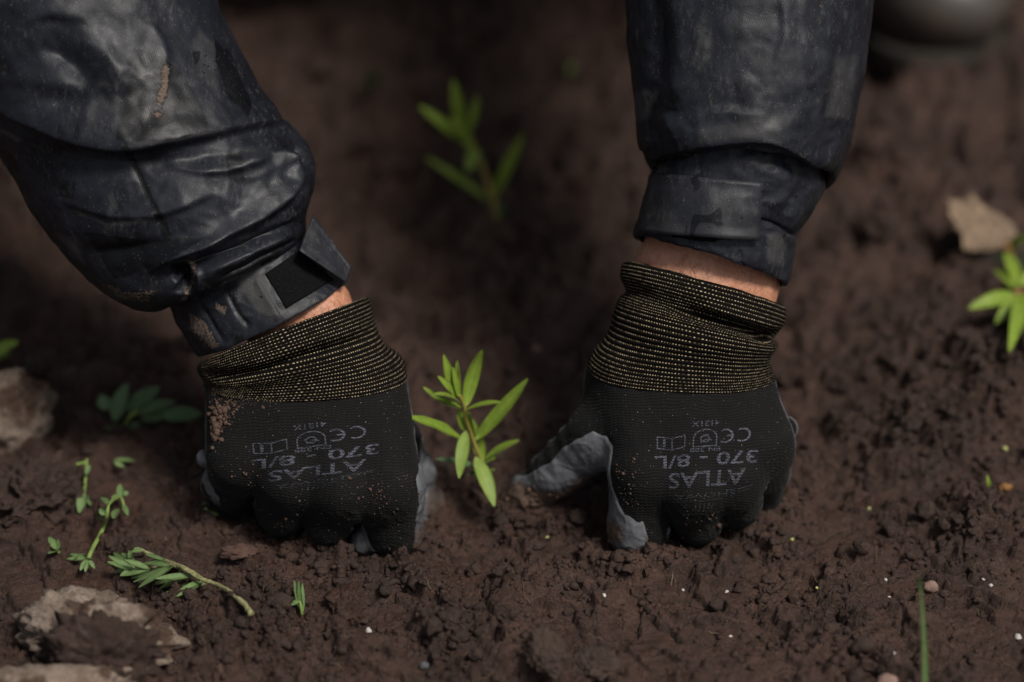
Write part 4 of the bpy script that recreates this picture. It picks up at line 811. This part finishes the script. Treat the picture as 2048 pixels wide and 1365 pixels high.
# main seedling between the hands
sb = G(974, 985); seed = empty('seedling', sb); tag(seed, 'bright green seedling in focus between the two gloved hands', 'seedling')
ZB = float(invP(sb)[2])
def SP(px, py, dz=0.0):
    """point of the seedling: its stem leans up from the soil; dz = metres-ish offset towards the viewer in photo pixels"""
    return P([px, py, ZB + (985 - py) * 0.60 + dz])
tube(seed, [SP(976, 992), SP(968, 945), SP(953, 900), SP(943, 872), SP(932, 838), SP(929, 815), SP(922, 796), SP(912, 776)], 0.0011, 0.0008, M_stem)
TO = -AX_V
for bx, by, bz, tx, ty, tz, wd, nr, m_, kw in [
    (931, 814, -4, 965, 700, -30, 30, TO + 0.4 * AX_R, M_leaf, dict(bend=-0.10, fold=0.25)),
    (951, 880, 0, 1056, 757, -20, 29, TO - 0.3 * AX_R + 0.2 * AX_U, M_leaf, dict(bend=-0.02, fold=0.2)),
    (933, 819, 4, 1003, 804, 40, 20, TO * 0.6 + AX_U, M_leaf_y, dict(bend=0.05, fold=0.15)),
    (926, 880, 4, 809, 832, 105, 27, TO + 0.7 * AX_U, M_leaf, dict(bend=0.05, fold=0.2, wavy=0.25)),
    (924, 814, 0, 846, 774, 5, 24, TO * 0.7 + AX_U, M_leaf, dict(bend=-0.08, fold=0.2)),
    (922, 806, 10, 866, 788, 45, 19, TO * 0.5 + AX_U, M_leaf_y, dict(bend=0.10, fold=0.1)),
    (905, 782, 0, 887, 709, -5, 20, TO + 0.3 * AX_R, M_leaf_y, dict(bend=0.05, fold=0.3)),
    (918, 794, 4, 905, 734, 0, 15, TO + 0.5 * AX_R, M_leaf_y, dict(bend=0.03, fold=0.3)),
    (919, 796, -6, 914, 721, -30, 13, TO - 0.5 * AX_R, M_leaf_y, dict(bend=0.03, fold=0.3)),
    (908, 786, 2, 875, 752, 15, 15, TO + 0.4 * AX_U, M_leaf_y, dict(bend=0.08, fold=0.2)),
    (914, 796, -4, 898, 770, 10, 14, TO + 0.4 * AX_U, M_leaf_y, dict(bend=0.08, fold=0.2)),
    (932, 862, 14, 918, 958, 110, 27, TO * 0.9 + 0.7 * AX_U, M_leaf_p, dict(bend=0.10, fold=0.12)),
    (951, 914, 8, 989, 1014, 110, 32, TO * 0.9 + 0.6 * AX_U + 0.2 * AX_R, M_leaf_p, dict(bend=0.08, fold=0.12)),
    (972, 916, -8, 1039, 880, -10, 25, TO * 0.6 + AX_U, M_leaf, dict(bend=0.04, fold=0.15)),
    (956, 936, 0, 870, 918, 10, 22, TO * 0.6 + AX_U, M_leaf_d, dict(bend=0.05, fold=0.15)),
    (966, 924, -8, 944, 838, -60, 27, TO, M_leaf_y, dict(bend=0.03, fold=0.1)),
    (929, 862, -4, 916, 815, -20, 18, TO + 0.4 * AX_R, M_leaf, dict(bend=0.02, fold=0.2)),
    (946, 880, -4, 935, 822, -15, 16, TO - 0.3 * AX_R, M_leaf, dict(bend=0.02, fold=0.3)),
    (964, 930, 0, 992, 915, 10, 16, TO * 0.6 + AX_U, M_leaf, dict(bend=0.05, fold=0.15)),
    (970, 944, 0, 990, 940, 25, 14, TO * 0.6 + AX_U, M_leaf_y, dict(bend=0.05, fold=0.15)),
    (962, 942, 0, 935, 952, 30, 13, TO * 0.6 + AX_U, M_leaf_d, dict(bend=0.05, fold=0.15))]:
    leaf(seed, SP(bx, by, bz), SP(tx, ty, tz), wd * S, nr, m_, nl=16, **kw)

# blurred seedling behind
b2 = G(990, 448); s2 = empty('seedling', b2); tag(s2, 'smaller blurred seedling growing in the soil behind the hands', 'seedling'); Z2 = float(invP(b2)[2])
SP2 = lambda px, py, dz=0: P([px, py, Z2 + (448 - py) * 0.6 + dz]); K2 = S * 1.24
tube(s2, [SP2(992, 456), SP2(988, 410), SP2(965, 335), SP2(945, 290), SP2(928, 262)], 0.0020, 0.0012, M_stem)
for bx, by, tx, ty, dz, wd, m_ in [(925, 262, 906, 158, 0, 34, M_leaf_y), (932, 285, 838, 212, 10, 30, M_leaf_y), (940, 262, 956, 190, -20, 22, M_leaf_y), (986, 398, 1048, 266, 0, 30, M_leaf_y), (980, 402, 850, 314, -20, 22, M_leaf), (955, 300, 935, 345, 120, 36, M_leaf_p),
        (935, 275, 900, 235, 20, 26, M_leaf_y), (940, 290, 918, 240, 10, 26, M_leaf_y), (990, 440, 1008, 405, 10, 26, M_leaf_d), (988, 445, 975, 425, 20, 20, M_leaf_d), (950, 310, 925, 268, 15, 24, M_leaf)]:
    leaf(s2, SP2(bx, by, 0), SP2(tx, ty, dz), wd * K2 * 0.72, TO + 0.3 * AX_U, m_, bend=0.05)

# wilted cut sprigs, weeds, blades: (name, label, stem pixels, leaflets (base, tip, width))
def lying(name, label, cat, base, stem, leaflets, m_leaf, m_stem=None, r=(0.0012, 0.0007), group=None, lift=0.002, rise=None, part='leaflet', rough=0.0, bend=0.04):
    o = empty(name, G(*base)); tag(o, label, cat, group)
    gg = lambda q: G(q[0], q[1], lift) if len(q) == 2 else P([q[0], q[1], invP(G(q[0], q[1]))[2] * 0 + q[2]])
    def pt(q):
        g = G(q[0], q[1], 0); k = q[2] if len(q) > 2 else 0
        # raise along the view ray: nearer to the viewer and above the soil, same place in the picture
        d = ray(q[0], q[1]); hgt = lift + k; tt = (g[2] + hgt - CAM[2]) / d[2]; return CAM + d * tt
    for ln in stem: tube(o, [pt(q) for q in ln], r[0], r[1], m_stem or M_stem_dirty, rough=rough, sub=6)
    for a, b, wd in leaflets:
        leaf(o, pt(a), pt(b), wd * S, np.array([rng.uniform(-0.35, 0.35), -0.5 + rng.uniform(-0.2, 0.2), 1.0]), m_leaf, name=part, bend=bend, nl=9, nw=4)
    return o
fan = lambda c, tips, wd: [(c, t_, wd) for t_ in tips]
lying('wilted_sprig', 'limp feathery green sprig lying on the soil in front of the left glove', 'sprig', (430, 1170),
      [[(503, 1230, 0.002), (488, 1208, 0.007), (462, 1186, 0.009), (430, 1168, 0.007), (402, 1158, 0.004), (372, 1142, 0.004), (335, 1130, 0.006), (298, 1138, 0.006), (262, 1142, 0.004)], [(400, 1158), (370, 1138, 0.006), (320, 1118, 0.008), (278, 1098, 0.008)], [(415, 1165), (380, 1175, 0.003), (345, 1185, 0.002)]],
      fan((268, 1140, 0.004), [(214, 1124), (217, 1112), (226, 1104), (242, 1099), (258, 1101, 0.006), (228, 1143), (240, 1152)], 13) + fan((300, 1138, 0.006), [(250, 1120, 0.008), (246, 1152), (262, 1158)], 12)
      + fan((345, 1133, 0.006), [(285, 1127, 0.008), (266, 1165), (276, 1176), (290, 1160)], 12) + fan((385, 1150, 0.004), [(310, 1158, 0.006), (300, 1172), (318, 1178), (335, 1160, 0.008)], 12) + fan((408, 1163, 0.003), [(332, 1185), (322, 1190), (338, 1196), (352, 1194), (360, 1180)], 11)
      + fan((330, 1121, 0.008), [(290, 1108, 0.009), (300, 1122, 0.008)], 9) + fan((285, 1101, 0.008), [(268, 1097, 0.008), (262, 1104, 0.007)], 9), M_leaf_w, M_stem_dirty, (0.0015, 0.0007), rough=0.12, lift=0.003)
lying('grass_tuft', 'small tuft of cut green blades on the soil below the left glove', 'grass tuft', (604, 1228), [[(604, 1230), (600, 1205), (594, 1180)]],
      [((604, 1228), (588, 1160, 0.010), 10), ((603, 1225), (597, 1162, 0.012), 9), ((605, 1228), (605, 1166, 0.010), 9), ((600, 1204), (556, 1215), 9), ((600, 1206), (572, 1203, 0.004), 8)], M_leaf_w, M_stem_g, (0.0008, 0.0005), part='blade')
lying('weed_stalk', 'broken green weed stalk left of the feathery sprig', 'weed', (172, 1128), [[(172, 1130), (185, 1098), (205, 1060, 0.006), (214, 1030, 0.010), (218, 1008, 0.012), (240, 995, 0.010), (250, 1020, 0.006)]],
      [((216, 1010, 0.012), (203, 995, 0.012), 14), ((225, 1003, 0.012), (236, 988, 0.010), 12), ((242, 995, 0.010), (240, 968, 0.012), 16), ((246, 990, 0.010), (257, 985, 0.010), 12), ((214, 1028, 0.01), (197, 1020, 0.010), 16), ((200, 1018, 0.01), (198, 1040, 0.006), 14), ((236, 1018, 0.008), (226, 1038, 0.006), 16), ((248, 1010, 0.008), (256, 1032, 0.006), 12), ((172, 1118), (132, 1118), 9), ((173, 1118), (140, 1108), 9), ((172, 1120), (160, 1142), 10), ((175, 1120), (170, 1145), 9), ((178, 1120), (190, 1138), 9), ((175, 1115), (188, 1120), 9), ((170, 1108), (150, 1116, 0.006), 9)], M_leaf_w, M_stem_g, (0.0012, 0.0008), lift=0.004)
lying('weed_sprig', 'thin upright weed sprig with one drooping leaf at left', 'weed', (165, 1005), [[(166, 1008), (170, 970, 0.006), (172, 940, 0.010), (174, 918, 0.012)], [(172, 925, 0.012), (150, 930, 0.010), (128, 935, 0.006)]],
      [((166, 985, 0.006), (158, 1027), 20), ((168, 975, 0.006), (148, 990), 14), ((172, 950, 0.01), (180, 930, 0.012), 10), ((150, 930, 0.01), (132, 928, 0.010), 9), ((170, 990), (182, 1012), 12)], M_leaf_w, M_stem_g, (0.0009, 0.0006))
lying('leaf_scrap', 'small paired green leaf scrap near the left edge', 'leaf scrap', (110, 1095), [[(118, 1106), (112, 1096), (106, 1086)]], [((114, 1100), (98, 1074, 0.006), 15), ((116, 1100), (114, 1078, 0.006), 13), ((114, 1104), (96, 1108), 13), ((118, 1104), (122, 1092, 0.004), 9)], M_leaf_w, M_stem_g, (0.0007, 0.0005))
lying('leaf_scrap', 'yellowish narrow leaf scrap below the pale left stone', 'leaf scrap', (65, 940), [[(85, 955), (66, 940), (42, 926)]], [((80, 952), (52, 932), 14), ((70, 942), (40, 926), 9)], M_leaf_y, M_stem_g, (0.0008, 0.0005))
lying('leaf_scrap', 'short green leaf scrap on soil left of the left glove', 'leaf scrap', (245, 926), [[(232, 930), (240, 927)]], [((228, 922), (270, 922), 14), ((228, 926), (250, 934), 10)], M_leaf_w, M_stem_g, (0.0008, 0.0005))
lying('leaf_scrap', 'two tiny green leaf bits under the left glove edge', 'leaf scrap', (418, 1020), [[(410, 1018), (422, 1024)]], [((402, 1012), (424, 996), 8), ((412, 1026), (438, 1030), 8)], M_leaf_w, M_stem_g, (0.0006, 0.0004))
wd_ = lying('broadleaf_weed', 'blurred low weed with broad grey-green leaves behind the left glove', 'weed', (255, 835), [[(250, 850), (262, 832, 0.008), (275, 822, 0.010)]], [((228, 842, 0.004), (256, 766, 0.016), 42), ((252, 822, 0.008), (320, 774, 0.012), 38), ((265, 828, 0.008), (352, 804, 0.012), 34), ((280, 836, 0.006), (340, 826, 0.008), 36), ((320, 832, 0.008), (404, 828, 0.006), 36), ((240, 850), (210, 858), 28), ((262, 846), (275, 860), 26), ((215, 820, 0.006), (200, 790, 0.010), 30)], M_leaf_d, M_stem_g, (0.0015, 0.001), part='leaf')
lying('fallen_leaf', 'single green leaf poking in at the left edge of the picture', 'leaf', (5, 715), [[(-30, 720, 0.0), (-24, 714, 0.030)]], [((-22, 712, 0.030), (38, 684, 0.040), 34), ((-20, 718, 0.028), (22, 706, 0.034), 24)], M_leaf, M_stem_g, (0.0012, 0.0009), part='leaf')
# the tall blade close to the viewer
gb = G(1850, 1385); o = empty('grass', gb); tag(o, 'single upright grass blade near the lower right corner', 'grass'); zb = float(invP(gb)[2])
leaf(o, P([1851, 1390, zb]), P([1839, 1148, zb + 140]), 13 * S, TO + 0.3 * AX_R, M_leaf_w, name='leaf', bend=0.02, tip_at=0.35, nl=18)
# far specks of green near the person's knees
for px, py, lab in ((1140, 130, 'faint dull leaf on dark soil near the right sleeve'), (735, 165, 'faint small plant on dark soil beside the left sleeve')):
    lying('distant_weed', lab, 'weed', (px, py + 15), [[(px, py + 18), (px + 3, py, 0.01)]], [((px, py + 15), (px + 16, py - 22, 0.02), 30), ((px, py + 15), (px - 14, py, 0.012), 24)], M_leaf_d, M_stem_g, (0.0015, 0.001), part='leaf')

# ------------------------------------------------------------------ stones, clods, crumbs
def ico(sub):
    bm = bmesh.new(); bmesh.ops.create_icosphere(bm, subdivisions=sub, radius=1.0); bm.verts.index_update()
    v = np.array([q.co[:] for q in bm.verts]); f = np.array([[q.index for q in fa.verts] for fa in bm.faces]); bm.free(); return v, f
ICO = {k: ico(k) for k in (1, 2, 3, 4, 5)}
def lump_np(sub, seed, amp=0.3, freq=1.6, facet=0.0, o=3):
    v, f = ICO[sub]; r = 1 + amp * fbm(v * freq + seed * 3.1, o, seed % 17, 0.55)
    if facet:
        q = np.random.default_rng(seed).standard_normal((9, 3)); q /= np.linalg.norm(q, axis=1, keepdims=True); r = np.minimum(r, np.min(np.where(v @ q.T > 0.2, (0.80) / np.maximum(v @ q.T, 0.2), 9), axis=1) * facet + r * (1 - facet))
    return v * r[:, None], f
def rotz(v, a): c, s_ = math.cos(a), math.sin(a); return np.column_stack([v[:, 0] * c - v[:, 1] * s_, v[:, 0] * s_ + v[:, 1] * c, v[:, 2]])
def lump(name, label, cat, px, py, size, m, sub=4, seed=1, amp=0.3, freq=1.6, facet=0.0, sink=0.35, rot=0.0, group=None, o=4, micro=0.0):
    v, f = lump_np(sub, seed, amp, freq, facet, o)
    if micro:    # crumbly skin: rounded bumps with creases between them, two sizes
        nv = v / np.linalg.norm(v, axis=1, keepdims=True); q = v * np.array(size) / np.mean(size)
        v = v + nv * (micro * (0.45 - np.abs(noise(q * 3.6 + seed, 1)) * 1.5 + 0.55 * (0.45 - np.abs(noise(q * 8.5 + seed, 2)) * 1.5)))[:, None]
    v = rotz(v * np.array(size), rot); g = G(px, py); ob = empty('x', (0, 0, 0)); bpy.data.objects.remove(ob)
    c = g + np.array([0, 0, size[2] * (1 - 2 * sink)]); me = mesh_np(name, v, f); q = link(name, me, m); q.location = c
    tag(q, label, cat, group); return q
def stone_material():
    m, t, b = mat('pale_rough_stone'); p = pos(t); nrm = N(t, 'NewGeometry').outputs['Normal']
    n = tnoise(t, p, 70, 6, 0.65); c = ramp(t, n, [(0.3, (0.10, 0.070, 0.052)), (0.5, (0.24, 0.185, 0.145)), (0.75, (0.36, 0.30, 0.245))])
    c = mixc(t, ramp(t, tnoise(t, p, 45, 5, 0.6), [(0.50, 0.0), (0.57, 0.95)]), c, (0.060, 0.034, 0.024))
    c = mixc(t, ma(t, 'MULTIPLY', ramp(t, tnoise(t, p, 800, 3, 0.7), [(0.4, 1.0), (0.6, 0.0)]), 0.5), c, (0.09, 0.065, 0.05))
    put(t, b.inputs['Base Color'], c); b.inputs['Roughness'].default_value = 0.9; b.inputs['Specular IOR Level'].default_value = 0.15
    n1 = bump(t, None, n, 0.8, 0.003); bump(t, b, tnoise(t, p, 700, 4, 0.7), 0.8, 0.0008, n1); return m
M_stone = stone_material()
M_white = simple('white_grain', (0.50, 0.47, 0.43), 0.75, 0.3, 900, 0.2, 0.6, 0.0004)
M_yel = simple('yellow_green_grain', (0.42, 0.44, 0.16), 0.6, 0.3, 900, 0.2, 0.4, 0.0004)
M_pink = simple('pinkish_pebble', (0.20, 0.13, 0.105), 0.85, 0.3, 200, 0.3, 0.5, 0.0006)
M_red = simple('reddish_pebble', (0.072, 0.040, 0.031), 0.9, 0.3, 150, 0.35, 0.6, 0.001)
M_grey = simple('grey_pebble', (0.07, 0.07, 0.073), 0.7, 0.35, 150, 0.3, 0.5, 0.001)

lump('stone', 'large pale rough stone half covered with soil in the lower left corner', 'stone', 196, 1302, (0.037, 0.021, 0.019), M_stone, 5, 5, 0.30, 1.6, 0.5, 0.30, -0.25, micro=0.20, o=6)
lump('stone', 'pale stone slab at the bottom edge, left of the big soil-covered stone', 'stone', 70, 1412, (0.045, 0.016, 0.012), M_stone, 5, 9, 0.3, 1.6, 0.5, 0.3, 0.1, micro=0.20, o=6)
lump('stone', 'tan brown blurred stone at the left edge below the single leaf', 'stone', 30, 870, (0.022, 0.018, 0.026), M_stone, 5, 14, 0.25, 1.3, 0.6, 0.25, 0.4, micro=0.14, o=5)
lump('soil_clod', 'dark soil lump resting on the big pale stone', 'soil clod', 204, 1342, (0.027, 0.013, 0.019), M_crumb, 5, 23, 0.32, 1.8, 0.0, 0.30, -0.2, micro=0.30, o=5)
lump('soil_clod', 'dark lump of soil below the tan stone at the left edge', 'soil clod', 70, 990, (0.024, 0.018, 0.017), M_crumb, 5, 31, 0.38, 1.7, 0, 0.32, 0.8, micro=0.26, o=5)
lump('soil_clod', 'muddy clod stuck under the grey thumb of the right glove', 'soil clod', 1068, 1026, (0.018, 0.012, 0.007), M_soil, 5, 37, 0.35, 1.9, 0, 0.36, 0.3, micro=0.25, o=5)
lump('soil_clod', 'light brown flat clod at bottom centre, the taller one', 'soil clod', 1090, 1315, (0.009, 0.013, 0.007), M_clod, 5, 43, 0.32, 1.7, 0.7, 0.3, 0.2, micro=0.16, o=5)
lump('soil_clod', 'light brown flat square clod at bottom centre, right of the taller one', 'soil clod', 1187, 1335, (0.011, 0.011, 0.006), M_clod, 5, 47, 0.32, 1.7, 0.7, 0.3, 0.5, micro=0.16, o=5)
lump('soil_clod', 'brown soil flake below the left glove index finger', 'soil clod', 700, 1215, (0.010, 0.018, 0.006), M_soil, 5, 53, 0.35, 1.8, 0.5, 0.38, 0.1, micro=0.2, o=5)
lump('pebble', 'reddish flat pebble in front of the left glove', 'pebble', 478, 1106, (0.0085, 0.005, 0.0026), M_red, 4, 73, 0.4, 1.8, 0.3, 0.4)
lump('pebble', 'pinkish pebble at the bottom edge left of the grass blade', 'pebble', 1775, 1352, (0.0048, 0.0042, 0.004), M_pink, 3, 77, 0.2, 1.5, 0.4, 0.25)
lump('pebble', 'pinkish pebble just right of the grass blade tip', 'pebble', 1863, 1163, (0.0040, 0.0032, 0.003), M_pink, 3, 79, 0.2, 1.5, 0.4, 0.25)
lump('pebble', 'dark grey pebble at the bottom left of centre', 'pebble', 848, 1335, (0.0026, 0.0022, 0.002), M_grey, 3, 83, 0.2, 1.5, 0.4, 0.25)
lump('pebble', 'blurred dull pebble on the soil behind the seedling', 'pebble', 1072, 702, (0.003, 0.0028, 0.0022), M_pink, 3, 85, 0.2, 1.5, 0.4, 0.3)
for px, py, sz, lab in ((1208, 1194, .0019, 'white grain of perlite right of the foreground soil mound'), (737, 1264, .0028, 'whitish flat grain below the left glove'), (1771, 1161, .0015, 'white grain left of the grass blade tip'), (1778, 1195, .0011, 'smaller white grain left of the grass blade'), (1980, 1184, .0016, 'white grain right of the grass blade near the edge'), (2028, 1194, .0018, 'white grain at right edge above the dark cluster'), (2035, 1276, .0026, 'largest white grain at the far lower right edge'), (1461, 1274, .0014, 'white grain at the bottom, right of centre'), (1366, 1181, .0012, 'white grain in front of the right glove fingertips'), (1966, 1160, .0013, 'white grain above others by the right edge'), (1787, 1308, .0014, 'thin white grain beside the pinkish bottom pebble'), (1455, 1155, .0015, 'beige grain on smooth soil below the right glove')):
    lump('perlite_grain', lab, 'grain', px, py, (sz * 0.72, sz * 0.55, sz * 0.5), M_white, 2, int(px) % 50, 0.7, 2.0, 0.3, 0.3, px)
for px, py, sz, lab in ((1219, 1081, .0018, 'cream seed grain beside the right index finger'), (1094, 1076, .0014, 'cream seed grain below the muddy thumb clod'), (1584, 1080, .0017, 'yellow seed grain right of the right glove fingers'), (1632, 1194, .0014, 'yellow-green seed grain left of the grass blade'), (1738, 1019, .0018, 'pale yellow seed grain on the soil right of the right glove'), (1843, 1019, .0014, 'pale yellow seed grain above the grass blade'), (2010, 899, .0024, 'bright yellow-green seed grain near the right edge'), (1153, 1036, .0016, 'greenish seed grain under the right thumb')):
    lump('seed_grain', lab, 'seed', px, py, (sz * 0.62, sz * 0.48, sz * 0.42), M_yel, 2, int(px) % 50, 0.5, 1.8, 0, 0.25, px)
M_orange = simple('orange_husk', (0.26, 0.13, 0.045), 0.6, 0.3, 300, 0.4, 0.5, 0.0006)
lump('seed_husk', 'orange seed husk in the dark hollow near the right edge', 'husk', 2010, 978, (0.0034, 0.002, 0.002), M_orange, 3, 87, 0.4, 2.0, 0.2, 0.2)
o = empty('dry_petal', G(1976, 975)); tag(o, 'yellow curled petal left of the orange husk', 'petal'); leaf(o, G(1978, 982, 0.001), G(1974, 950, 0.008), 9 * S, TO, M_leaf_y, name='petal', bend=0.2)

# uprooted plug seedling at the right edge
pb = G(1965, 560); plug = empty('plug_seedling', pb); tag(plug, 'blurred plug seedling with tan-topped root ball lying at the right edge', 'seedling'); Zp = float(invP(pb)[2])
M_plug = soil_material('dark_root_ball', (0.012, 0.010, 0.006), (0.05, 0.04, 0.02), 1.0)
M_tan = simple('tan_peat_fibre', (0.20, 0.145, 0.10), 0.95, 0.1, 220, 0.5, 0.8, 0.002)
v, f = lump_np(4, 91, 0.15, 1.6, 0.7); v = rotz(v * np.array([0.030, 0.022, 0.021]), -0.3) + P([1985, 520, Zp + 20]); obj('root_ball', v, f, M_plug, plug)
bx = np.array([(1888, 404, 60), (1942, 394, 20), (2030, 452, 20), (2040, 480, 70), (1926, 476, 110)], float); bx[:, 2] += Zp + 25; tp = P(bx); dn = AX_U * -0.006
v = np.concatenate([tp, tp + dn]); f = [(0, 1, 2, 3, 4), (9, 8, 7, 6, 5)] + [(i, 5 + i, 5 + (i + 1) % 5, (i + 1) % 5) for i in range(5)]
me = bpy.data.meshes.new('peat_slab'); me.from_pydata([tuple(q) for q in v], [], f); bm = bmesh.new(); bm.from_mesh(me); bmesh.ops.triangulate(bm, faces=bm.faces); bmesh.ops.subdivide_edges(bm, edges=bm.edges, cuts=5, use_grid_fill=True)
for q in bm.verts: q.co += Vector(0.0038 * np.array([noise(np.array(q.co) * 75, k) + 0.6 * noise(np.array(q.co) * 190, k + 3) for k in range(3)]))
bm.to_mesh(me); bm.free(); link('peat_slab', me, M_tan, plug)
def PL(px, py, hgt):
    g = G(px, py); d = ray(px, py); return CAM + d * ((g[2] + hgt - CAM[2]) / d[2])
tube(plug, [PL(2012, 490, 0.020), PL(2024, 535, 0.022), PL(2036, 590, 0.018)], 0.003, 0.002, M_orange)
for a, b, wd, m_ in (((2030, 590, 0.016), (1936, 618, 0.014), 36, M_leaf_y), ((2036, 575, 0.018), (2010, 505, 0.034), 34, M_leaf_y), ((2040, 600, 0.016), (2018, 706, 0.010), 36, M_leaf_y), ((2046, 600, 0.016), (2075, 720, 0.012), 44, M_leaf), ((2030, 580, 0.02), (1984, 540, 0.03), 28, M_leaf), ((2040, 570, 0.018), (2100, 540, 0.03), 44, M_leaf_y), ((2036, 592, 0.018), (2100, 630, 0.02), 46, M_leaf_y), ((2036, 590, 0.018), (1990, 650, 0.012), 30, M_leaf), ((2020, 500, 0.022), (2055, 470, 0.035), 30, M_leaf_y)):
    leaf(plug, PL(*a), PL(*b), wd * S * 0.95, TO + 0.4 * AX_U, m_, bend=0.10)

# loose crumbs (uncountable): one mesh near the viewer, one of coarser lumps further back
def scatter(name, n, xr, yr, size, protos, m, seed, dens, label, flat=0.8, smooth=False):
    r = np.random.default_rng(seed); x = r.uniform(*xr, n * 3); y = r.uniform(*yr, n * 3); k = r.random(n * 3) < dens(x, y); x, y = x[k][:n], y[k][:n]; n = len(x)
    z = ground_h(x, y); sz = np.clip(np.exp(r.normal(math.log(size[0]), size[1], n)), size[2], size[3]); Vs, Fs, off = [], [], 0
    pid = r.integers(0, len(protos), n)
    for q in range(len(protos)):
        ids = np.where(pid == q)[0]
        if not len(ids): continue
        v, f = protos[q]; a = r.uniform(0, 6.28, len(ids)); b = r.uniform(-0.6, 0.6, len(ids)); sc = sz[ids]
        ca, sa, cb, sb_ = np.cos(a), np.sin(a), np.cos(b), np.sin(b)
        X = v[None, :, 0] * r.uniform(0.7, 1.35, len(ids))[:, None]; Y = v[None, :, 1] + 0 * X; Z = v[None, :, 2] * flat + 0 * X
        Y, Z = Y * cb[:, None] - Z * sb_[:, None], Y * sb_[:, None] + Z * cb[:, None]
        X, Y = X * ca[:, None] - Y * sa[:, None], X * sa[:, None] + Y * ca[:, None]
        W = np.stack([X, Y, Z], -1) * sc[:, None, None] + np.stack([x[ids], y[ids], z[ids] + sc * 0.25], -1)[:, None]
        Vs.append(W.reshape(-1, 3)); Fs.append((f[None] + (np.arange(len(ids)) * len(v))[:, None, None] + off).reshape(-1, 3)); off += len(ids) * len(v)
    o = obj(name, np.concatenate(Vs), np.concatenate(Fs), m, smooth=smooth); tag(o, label, None, None, 'stuff')
pr1 = [lump_np(1, 100 + k, 0.75, 2.1, 0.3) for k in range(12)]; pr2 = [lump_np(2, 120 + k, 0.7, 2.2, 0.3) for k in range(8)]; pr3 = [lump_np(3, 140 + k, 0.75, 2.0, 0.45, 5) for k in range(8)]
def dn(x, y):
    hp = sum(np.exp(-((x - mx) / (rx * 1.25)) ** 2 - ((y - my) / (ry * 1.25)) ** 2) for mx, my, rx, ry, mh in MOUNDS)
    return np.clip(0.9 * hp, 0, 1) + 0.05 + 0.9 * sstep(-0.05, 0.5, n2(x, y, 17, 3, 6)) * sstep(-0.4, 0.4, n2(x, y, 40, 2, 77))
scatter('soil_crumbs', 7500, (-0.30, 0.30), (-0.13, 0.12), (0.0009, 0.5, 0.0004, 0.0028), pr1, M_crumb, 1, dn, 'fine loose soil crumbs')
scatter('soil_crumbs', 1100, (-0.32, 0.32), (-0.13, 0.20), (0.0021, 0.4, 0.0012, 0.0055), pr2, M_crumb, 2, dn, 'loose soil crumbs of pea size')
scatter('soil_lumps', 260, (-0.55, 0.55), (0.10, 0.85), (0.007, 0.45, 0.004, 0.015), pr3, M_soil, 3, lambda x, y: 0.15 + 0.85 * sstep(-0.2, 0.4, n2(x, y, 9, 2, 55)), 'coarse soil lumps on the ground behind the hands', smooth=True)

# fine root fibres and straw bits in the topsoil
r_ = np.random.default_rng(77); Vs, Fs, off = [], [], 0
for k in range(150):
    px, py = r_.uniform(20, 2030), r_.uniform(1030, 1360); a = r_.uniform(0, math.pi); L = r_.uniform(10, 46); cv = r_.uniform(-0.5, 0.5)
    pts = np.array([G(px + L * (t - 0.5) * math.cos(a) + cv * L * (t - 0.5) ** 2, py + L * (t - 0.5) * math.sin(a) * 0.6 + cv * L * t * (1 - t), r_.uniform(0.0002, 0.0012)) for t in np.linspace(0, 1, 6)])
    rad = r_.uniform(0.00010, 0.00024); tg = np.gradient(pts, axis=0); tg /= np.linalg.norm(tg, axis=1, keepdims=True); sd2 = np.cross(tg, [0, 0, 1.0]); sd2 /= np.linalg.norm(sd2, axis=1, keepdims=True); up2 = np.cross(sd2, tg)
    ring = np.stack([pts + rad * (math.cos(q) * sd2 + math.sin(q) * up2) for q in (0, 2.094, 4.189)], 1).reshape(-1, 3); Vs.append(ring); Fs.append(grid_faces(6, 3, True) + off); off += len(ring)
M_fibre = simple('dry_root_fibre', (0.13, 0.095, 0.065), 0.9, 0.1, 120, 0.7, 0.2)
tag(obj('root_fibres', np.concatenate(Vs), np.concatenate(Fs), M_fibre), 'thin dry root fibres scattered in the topsoil', None, None, 'stuff')
